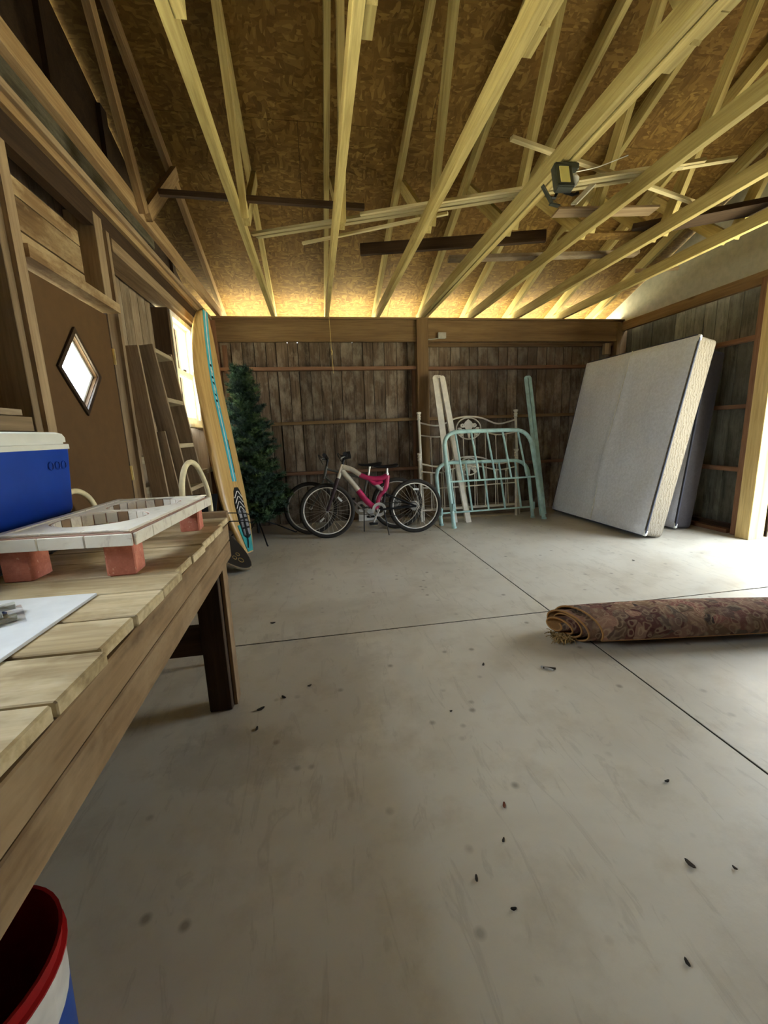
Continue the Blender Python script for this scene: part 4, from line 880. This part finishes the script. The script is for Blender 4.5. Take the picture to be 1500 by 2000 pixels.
# ================================================================== BED FRAMES
IVORY = plain('ivory_iron_paint', (226, 220, 204), .5, 0, .35, .06); MINTM = plain('mint_tube_paint', (170, 204, 198), .45, 0, .4, .08)
def iron_end(name, label, x0, x1, yb, yt, H, med_r, with_low):
    t = thing(name, ((x0 + x1) / 2, yb, 0), label, 'bed frame')
    def P(x, z): return V((x, yb + (yt - yb) * z / H, z))
    for xx in (x0, x1):
        mk('post', Buf().tube([P(xx, 0), P(xx, H - .09), P(xx, H - .05)], .017, 12), IVORY, t, smooth=50)
        mk('finial', Buf().lathe(P(xx, H - .06), [(.017, 0), (.026, .012), (.02, .03), (.026, .05), (.018, .062), (.03, .085), (.03, .098), (.001, .104)], 14), IVORY, t, smooth=40)
    cx = (x0 + x1) / 2; Wd = (x1 - x0) / 2
    def wave(z, amp): return bez([P(x0, z), P(cx - Wd * .62, z - amp * .9), P(cx - Wd * .28, z + amp * .7), P(cx, z + amp * 1.15), P(cx + Wd * .28, z + amp * .7), P(cx + Wd * .62, z - amp * .9), P(x1, z)], 8)
    zt = H - .09; mk('top_rail', Buf().tube(wave(zt, .05), .0105, 8), IVORY, t, smooth=50)
    z2 = zt - .155 * (H / 1.3); mk('second_rail', Buf().tube([p for p in wave(z2, .03)], .009, 8), IVORY, t, smooth=50)
    zl = .14; mk('lower_rail', Buf().tube([P(x0, zl), P(x1, zl)], .010, 8), IVORY, t)
    if with_low: mk('lower_rail', Buf().tube([P(x0, .43), P(cx - Wd * .6, .41), P(x1, .43)], .008, 8), IVORY, t)
    # medallion: ring, leaf heart and scrolls
    mc = zt - .055 * (H / 1.3) * 1.3; rg = mk('medallion_ring', Buf().tube([P(cx + med_r * math.cos(a), mc - .02 + med_r * .82 * math.sin(a)) for a in [2 * math.pi * k / 36 for k in range(36)]], .009, 8, closed=True), IVORY, t, smooth=50)
    poly = [(0, .75), (.22, .55), (.34, .25), (.22, -.02), (.12, -.3), (.05, -.8), (-.05, -.8), (-.12, -.3), (-.22, -.02), (-.34, .25), (-.22, .55)]
    pc = P(cx, mc - .02); Mm = Matrix((V((1, 0, 0)), V((0, (yt - yb) / H, 1)).normalized(), V((0, -1, 0)))).transposed().to_4x4(); Mm.translation = pc
    mk('medallion_leaf', Buf().prism([(x_ * med_r * 1.15, y_ * med_r * .95) for x_, y_ in poly], Mm, .006), IVORY, rg)
    for sx in (-1, 1):
        for (ox, oz, r_, tw, st0) in ((.48, .30, .20, 1.5, 2.2), (.42, -.28, .22, 1.5, -1.0), (.72, -.10, .16, 1.3, .5), (.62, -.55, .14, 1.3, 1.2)):
            pts = [P(cx + sx * med_r * (ox + r_ * (1 - k / 17) * math.cos(st0 + tw * 2 * math.pi * k / 14)), mc - .02 + med_r * .82 * (oz + r_ * (1 - k / 17) * math.sin(st0 + tw * 2 * math.pi * k / 14))) for k in range(14)]
            mk('scroll', Buf().tube(pts, .0115, 6), IVORY, rg)
    for f in (-.78, -.56, -.34, -.12, .12, .34, .56, .78):
        x = cx + Wd * f; zz = z2 + (.03 * 1.1 if abs(f) < .2 else .02 if abs(f) < .4 else -.027); tp = mk('spindle', Buf().tube([P(x, zl), P(x, zz)], .0065, 8), IVORY, t)
        mk('spindle_knob', Buf().lathe(P(x, zz - .012), [(.001, -.012), (.012, -.004), (.013, .006), (.001, .016)], 10), IVORY, tp, smooth=50)
    return t
iron_end('iron_headboard', 'taller ivory wrought-iron bed end with scroll medallion against the back wall', 1.30, 2.60, 4.98, 5.145, 1.32, .165, False)
iron_end('iron_footboard', 'shorter ivory wrought-iron bed end with scroll medallion behind the mint one', 1.255, 2.53, 4.92, 4.965, .82, .13, True)
def mint_end(name, label, F0, F1, T0, T1, rad, nbar, zrail, r_=.024):
    """F0/F1 feet, T0/T1 the would-be square top corners"""
    F0, F1, T0, T1 = V(F0), V(F1), V(T0), V(T1); t = thing(name, (F0 + F1) / 2, label, 'bed frame')
    def arc(c, a, d, n=7):     # quadratic corner
        return [a * (1 - k / n) ** 2 + c * 2 * (k / n) * (1 - k / n) + d * (k / n) ** 2 for k in range(n + 1)]
    e = (T1 - T0).normalized(); pts = [F0] + arc(T0, T0 - (T0 - F0).normalized() * rad, T0 + e * rad) + arc(T1, T1 - e * rad, T1 - (T1 - F1).normalized() * rad) + [F1]
    mk('arched_tube', Buf().tube(pts, r_, 12), MINTM, t, smooth=50)
    for Fp in (F0, F1): mk('foot_ferrule', Buf().lathe(Fp, [(.001, 0), (r_ + .006, 0), (r_ + .006, .02), (r_, .024)], 14), MINTM, t, smooth=40)
    f = zrail / T0.z; A, Bp = F0.lerp(T0, f), F1.lerp(T1, f); mk('cross_rail', Buf().tube([A, Bp], .011, 8), MINTM, t)
    for k in range(nbar):
        q = .14 + .72 * k / (nbar - 1); mk('bar', Buf().tube([A.lerp(Bp, q + .02), T0.lerp(T1, q)], .0125, 8), MINTM, t)
    for Fp, Tp in ((F0, T0), (F1, T1)):
        c = Fp.lerp(Tp, .22) + V((.012, -.03, 0)); mk('rail_bracket', Buf().mbox(T3(c), .012, .012, .045, .004), MINTM, t)
    return t
mint_end('tube_headboard', 'larger mint-green tubular bed end, frontmost of the leaning bed frames', (1.53, 4.47, .0), (2.74, 4.60, 0), (1.47, 4.70, 1.105), (2.57, 4.72, 1.10), .21, 5, .53)
mint_end('tube_footboard', 'smaller mint-green tubular bed end behind the larger one', (1.435, 4.66, 0), (2.655, 4.72, 0), (1.40, 4.78, .74), (2.60, 4.80, .725), .20, 5, .14, .022)
def side_rail(label, F, Tt, mat, flip, wdt=.075):
    F, Tt = V(F), V(Tt); t = thing('bed_rail', F, label, 'bed rail'); d = (Tt - F).normalized(); n_ = V((0, -1, 0)); n_ = (n_ - d * n_.dot(d)).normalized(); s_ = d.cross(n_) * (1 if flip else -1)
    M = Matrix((d, s_, n_)).transposed().to_4x4(); M.translation = F; L = (Tt - F).length; h = wdt / 2
    poly = [(0, -h), (L - .03, -h), (L - .008, -h + .012), (L, -h + .03), (L, h), (0, h)]
    mk('rail_face', Buf().prism(poly, M, .004), mat, t); mk('rail_flange', Buf().mbox(M @ T3(V((L / 2, h - .003, -.022))), L / 2 - .02, .003, .022), mat, t)
    mk('end_hook', Buf().mbox(M @ T3(V((L - .012, h + .012, -.008))), .010, .016, .006, .002), mat, t); return t
side_rail('ivory metal bed rail leaning nearest the wall post', (1.63, 4.74, .0), (1.495, 5.05, 1.79), IVORY, True)
side_rail('ivory metal bed rail with its foot crossing in front of the mint bed ends', (1.80, 4.705, .0), (1.57, 5.02, 1.78), IVORY, False, .065)
side_rail('mint-green metal bed rail leaning beside the right ends of the bed frames, in front', (2.82, 4.80, 0), (2.66, 5.02, 1.76), MINTM, True, .046)
side_rail('mint-green metal bed rail leaning beside the right ends of the bed frames, behind', (2.90, 4.86, 0), (2.735, 5.06, 1.77), MINTM, False, .046)
loose('floor_plank', (1.35, 5.10, .09), (2.86, 5.10, .075), .15, .03, PLANKL, 'grey weathered plank on edge along the wall foot behind the bed ends', 'plank', None, (0, 0, 1), .003)
loose('floor_plank', (1.55, 5.0, .013), (2.55, 4.98, .013), .05, .025, LADT, 'pale narrow batten lying on the floor under the iron bed ends', 'plank', None, (0, 1, 0), .002)

# ================================================================== BOX SPRINGS
def clothm(name, c, sc=60):
    k = NT(name, .85, 0, .15); v = k.coord((1, 1, 1)); n1_ = k.noise(v, sc, 4, .7); n2_ = k.noise(v, 2.2, 5, .6, .6)
    col = k.ramp(n1_, [(.35, tuple(x * .955 for x in c)), (.65, tuple(min(255, x * 1.03) for x in c))]); return k.done(col, k.mix(.85, n1_, n2_), .5, .03)
COVER = clothm('grey_dust_cover', (222, 227, 236), 40)
def damask():
    k = NT('beige_damask', .75, 0, .2); v = k.coord((1, 1, 1)); wv = k.n('ShaderNodeTexWave', i_Vector=v, i_Scale=11, i_Distortion=7, i_Detail=2, i_Detail_Scale=2.2).outputs['Fac']
    return k.done(k.ramp(wv, [(.25, (138, 130, 116)), (.6, (148, 141, 127)), (.9, (120, 111, 96))]), wv, .25, .006)
DAM = damask(); PIPE = plain('slate_piping', (74, 78, 94), .8); DKF = clothm('dark_side_fabric', (74, 72, 76), 40); PALEF = clothm('pale_cover_fabric', (176, 180, 194), 60)
def box_spring(name, label, F, yl, H, tilt, th, cover, side, yrot):
    """F: floor point of the near lower back edge; leans toward +X"""
    t = thing(name, F, label, 'box spring')
    u = V((math.sin(tilt), 0, math.cos(tilt))); n_ = V((-math.cos(tilt), 0, math.sin(tilt))); y_ = V((0, 1, 0))
    M = Matrix.Rotation(yrot, 4, 'Z') @ Matrix((y_, u, n_)).transposed().to_4x4(); M.translation = V(F)       # local: x along length, y up the slope, z out of the front
    b = Buf(); rad = .05; pts = []
    for cx_, cy_, a0 in ((yl - rad, H - rad, 0), (rad, H - rad, 90), (rad, rad, 180), (yl - rad, rad, 270)):
        for k in range(6): a = R(a0 + 18 * k); pts.append((cx_ + rad * math.cos(a), cy_ + rad * math.sin(a)))
    body = mk('border', b.prism(pts, M @ T3(V((0, 0, th / 2))), th / 2), side, t, smooth=50)
    nx, ny = 40, 52; vs = []; rq = random.Random(3)
    for i in range(nx + 1):
        for j in range(ny + 1):
            x, y = yl * i / nx, H * j / ny
            ins = max(0, 1 - min(i, nx - i) / 2.0) + max(0, 1 - min(j, ny - j) / 2.0)
            rp_ = .014 * math.sin(6 * x + 3 * math.sin(2.2 * y)) * (.4 + .6 * math.sin(1.6 * y) ** 2) + .008 * math.sin(5 * y + 7 * x) + .003 * math.sin(23 * x - 4 * y)
            seam = .022 * math.exp(-((x - yl * .47 - .04 * math.sin(1.5 * y)) / .035) ** 2); sag = .016 * math.exp(-(y / .10) ** 2) * (1 + math.sin(14 * x)) * .6
            xx = min(max(x, .012), yl - .012) if ins else x; yy = y - (.02 * math.sin(6 * x) ** 2 if j == 0 else 0)
            vs.append(M @ V((xx, max(.004, min(H - .008, yy)), th + .004 + (rp_ + seam + sag + .020) * (1 - .85 * min(1, ins)))))
    b = Buf(); b.add(vs, [(i * (ny + 1) + j, i * (ny + 1) + j + 1, (i + 1) * (ny + 1) + j + 1, (i + 1) * (ny + 1) + j) for i in range(nx) for j in range(ny)]); mk('dust_cover', b, cover, t, smooth=180)
    for cx_, cy_ in ((.0, H), (yl, H), (0, 0), (yl, 0)):
        sx = 1 if cx_ == 0 else -1; sy = 1 if cy_ == 0 else -1; mk('corner_guard', Buf().mbox(M @ T3(V((cx_ + sx * .018, cy_ + sy * .03, th - .012))), .02, .032, .018, .012), VINYL, t)
    mk('piping', Buf().tube([M @ V((x, y, th - .004)) for x, y in pts], .008, 6, closed=True), PIPE, t, smooth=60)
    mk('cover_seam', Buf().tube([M @ V((yl * .47 + .04 * math.sin(1.5 * H * k / 20), .02 + (H - .04) * k / 20, th + .05)) for k in range(21)], .0045, 6), VINYL, t, smooth=60)
    return t
box_spring('box_spring', 'upright box spring with grey dust cover and beige patterned border leaning towards the right wall', (3.29, 3.42, .002), 1.55, 1.90, R(12.3), .19, COVER, DAM, R(1.5))
box_spring('box_spring', 'second box spring with dark grey sides leaning on the right wall behind the beige-bordered one', (3.86, 3.66, .002), 1.45, 1.80, R(6), .18, PALEF, DKF, R(0))  # sides in dark grey fabric, cover paler

# ================================================================== RUG
def rugm():
    k = NT('persian_pile', .95, 0, .08); v = k.coord((1, 1, 1)); wn = k.n('ShaderNodeTexNoise', i_Vector=v, i_Scale=6, i_Detail=3).outputs['Color']
    ad = k.n('ShaderNodeVectorMath', operation='MULTIPLY_ADD', i_0=wn, i_1=(.12, .12, .12), i_2=v).outputs[0]
    vo = k.n('ShaderNodeTexVoronoi', i_Vector=ad, i_Scale=17, feature='F1'); vd = k.n('ShaderNodeTexVoronoi', i_Vector=ad, i_Scale=30, feature='DISTANCE_TO_EDGE').outputs['Distance']
    bw = k.n('ShaderNodeRGBToBW', i_Color=vo.outputs['Color']).outputs[0]
    col = k.ramp(bw, [(.2, (92, 56, 50)), (.38, (146, 100, 86)), (.5, (84, 78, 68)), (.62, (168, 128, 108)), (.78, (122, 96, 74)), (.9, (66, 56, 52))])
    v3 = k.n('ShaderNodeTexVoronoi', i_Vector=ad, i_Scale=24, feature='SMOOTH_F1').outputs['Distance']; col = k.mix(k.ramp(v3, [(.22, (0, 0, 0)), (.30, (190,) * 3), (.40, (0, 0, 0)), (.52, (0, 0, 0)), (.60, (150,) * 3), (.7, (0, 0, 0))]), col, (196, 172, 138))
    big = k.noise(v, 2.6, 3); col = k.mix(k.ramp(big, [(.42, (150,) * 3), (.58, (0, 0, 0))]), col, (50, 48, 44)); col = k.mix(k.ramp(k.noise(v, 3.4, 2), [(.56, (0, 0, 0)), (.7, (120,) * 3)]), col, (146, 92, 84))
    return k.done(col, k.noise(v, 130, 3), .5, .01)
PILE = rugm(); BACK = clothm('jute_backing', (166, 124, 76), 120); FRNG = plain('jute_fringe', (150, 126, 84), .95, 0, .1, .2)
rg_ = thing('rolled_rug', (1.9, 1.78, 0), 'rolled-up faded red and brown patterned rug lying on the concrete floor', 'rug')
ra = V((1.24, 1.855, 0)); rb = V((3.2, 1.60, 0)); rd = (rb - ra); RL = rd.length; rd.normalize(); rp2 = V((-rd.y, rd.x, 0))
NT_, TURN = 120, 4.2; spiral = []
for k in range(NT_ + 1):
    a = 2 * math.pi * TURN * k / NT_; rr_ = .026 + .082 * k / NT_; ph = a + 2.2; spiral.append((rr_ * 1.28 * math.cos(ph), rr_ * .78 * math.sin(ph), k / NT_))
zmin = min(q[1] for q in spiral); thk = .0065; NS = 24
def rpt(x, y, s): bulge = 1 + .05 * math.sin(3.1 * s) + .05 * math.sin(1.3 * s + 1) ; return ra + rd * s + rp2 * (x * bulge) + V((0, 0, (y - zmin) * bulge + .008))
def skew(x, t): return .0 + .10 * (1 - t) * -1 + (-x) * .45 + .06 - .02 * math.sin(12 * t)    # inner turns stick out further
outer, inner = Buf(), Buf(); vo_, vi_ = [], []
for k, (x, y, t) in enumerate(spiral):
    a_ = spiral[max(0, k - 1)]; c_ = spiral[min(NT_, k + 1)]; tx, ty = c_[0] - a_[0], c_[1] - a_[1]; l_ = math.hypot(tx, ty); nx_, ny_ = ty / l_, -tx / l_
    for j in range(NS + 1):
        s0 = skew(x, t); s = s0 + (RL - s0) * (j / NS)
        vo_.append(rpt(x + nx_ * thk / 2, y + ny_ * thk / 2, s)); vi_.append(rpt(x - nx_ * thk / 2, y - ny_ * thk / 2, s))
W2 = NS + 1; quads = [(k * W2 + j, k * W2 + j + 1, (k + 1) * W2 + j + 1, (k + 1) * W2 + j) for k in range(NT_) for j in range(NS)]
outer.add(vo_, quads); mk('pile', outer, PILE, rg_, smooth=70)
inner.add(vi_, quads); mk('backing', inner, BACK, rg_, smooth=70)
edge = Buf(); edge.tube([(V(vo_[k * W2]) + V(vi_[k * W2])) / 2 for k in range(NT_ + 1)], .0055, 6); mk('bound_edge', edge, BACK, rg_, smooth=60)
edge = Buf(); edge.tube([(V(vo_[NT_ * W2 + j]) + V(vi_[NT_ * W2 + j])) / 2 for j in range(W2)], .005, 6); mk('bound_edge', edge, BACK, rg_)
b = Buf(); rq = random.Random(9); c0 = ra + rd * -.02 + rp2 * -.01
for k in range(150):
    p = c0 + rd * rq.uniform(-.035, .05) + rp2 * rq.uniform(-.05, .03); p.z = rq.uniform(.004, .03); d_ = V((rq.uniform(-1, .4), rq.uniform(-1, 1), rq.uniform(-.1, .5))).normalized() * rq.uniform(.02, .045); q_ = p + d_; q_.z = max(.003, q_.z)
    m_ = (p + q_) / 2 + V((0, 0, .012)); b.tube([p, m_, q_], .0022, 4)
fr2 = mk('fringe', b, FRNG, rg_); fr2['kind'] = 'stuff'

# ================================================================== FLOOR LITTER
LEAFM = [plain('dry_leaf_%d' % i, c, .8, 0, .2, .2) for i, c in enumerate(((58, 50, 40), (110, 62, 40), (40, 36, 30)))]
rq = random.Random(21)
spots = [(.73, 1.71, .016, 0), (.49, .98, .014, 1), (.44, .88, .010, 2), (.39, .72, .010, 2), (.33, .80, .012, 0), (.88, .73, .018, 0), (.98, .70, .008, 0), (1.03, .96, .012, 2), (.47, 1.42, .008, 2), (.70, .56, .011, 2), (-.33, 2.42, .022, 0), (-.21, 1.66, .018, 2), (-.30, 1.60, .024, 2), (-.10, 1.72, .014, 0), (2.55, 2.9, .016, 0), (-.30, 1.48, .016, 0)]
for x, y, r_, ci in spots:
    r_ *= .75
    a = rq.uniform(0, 6.28); n_ = 8; vs = []
    for zz, k_ in ((.001, 1), (.0035, 1)):
        for i in range(n_): t = 2 * math.pi * i / n_; px, py = r_ * math.cos(t), r_ * .42 * math.sin(t); vs.append((x + px * math.cos(a) - py * math.sin(a), y + px * math.sin(a) + py * math.cos(a), zz + .003 * abs(math.cos(t))))
    b = Buf().add(vs, [tuple(range(n_ - 1, -1, -1)), tuple(range(n_, 2 * n_))] + [(i, (i + 1) % n_, n_ + (i + 1) % n_, n_ + i) for i in range(n_)])
    tag(mk('dry_leaf', b, LEAFM[ci], None, (x, y, 0)), 'small reddish-brown dry leaf on the open concrete floor' if ci == 1 else 'tiny dark dry leaf scrap on the concrete floor', 'leaf', 'dry leaves on the floor')
cp = thing('clothes_peg', (1.01, 1.61, 0), 'small grey spring peg lying on the floor in front of the rug', 'peg')
for s in (-1, 1): mk('peg_arm', Buf().mbox(T3(V((1.01 + s * .006, 1.61, .006))) @ Matrix.Rotation(R(-35 + s * 12), 4, 'Z'), .028, .004, .004, .001), GALV if s < 0 else LEAFM[0], cp)
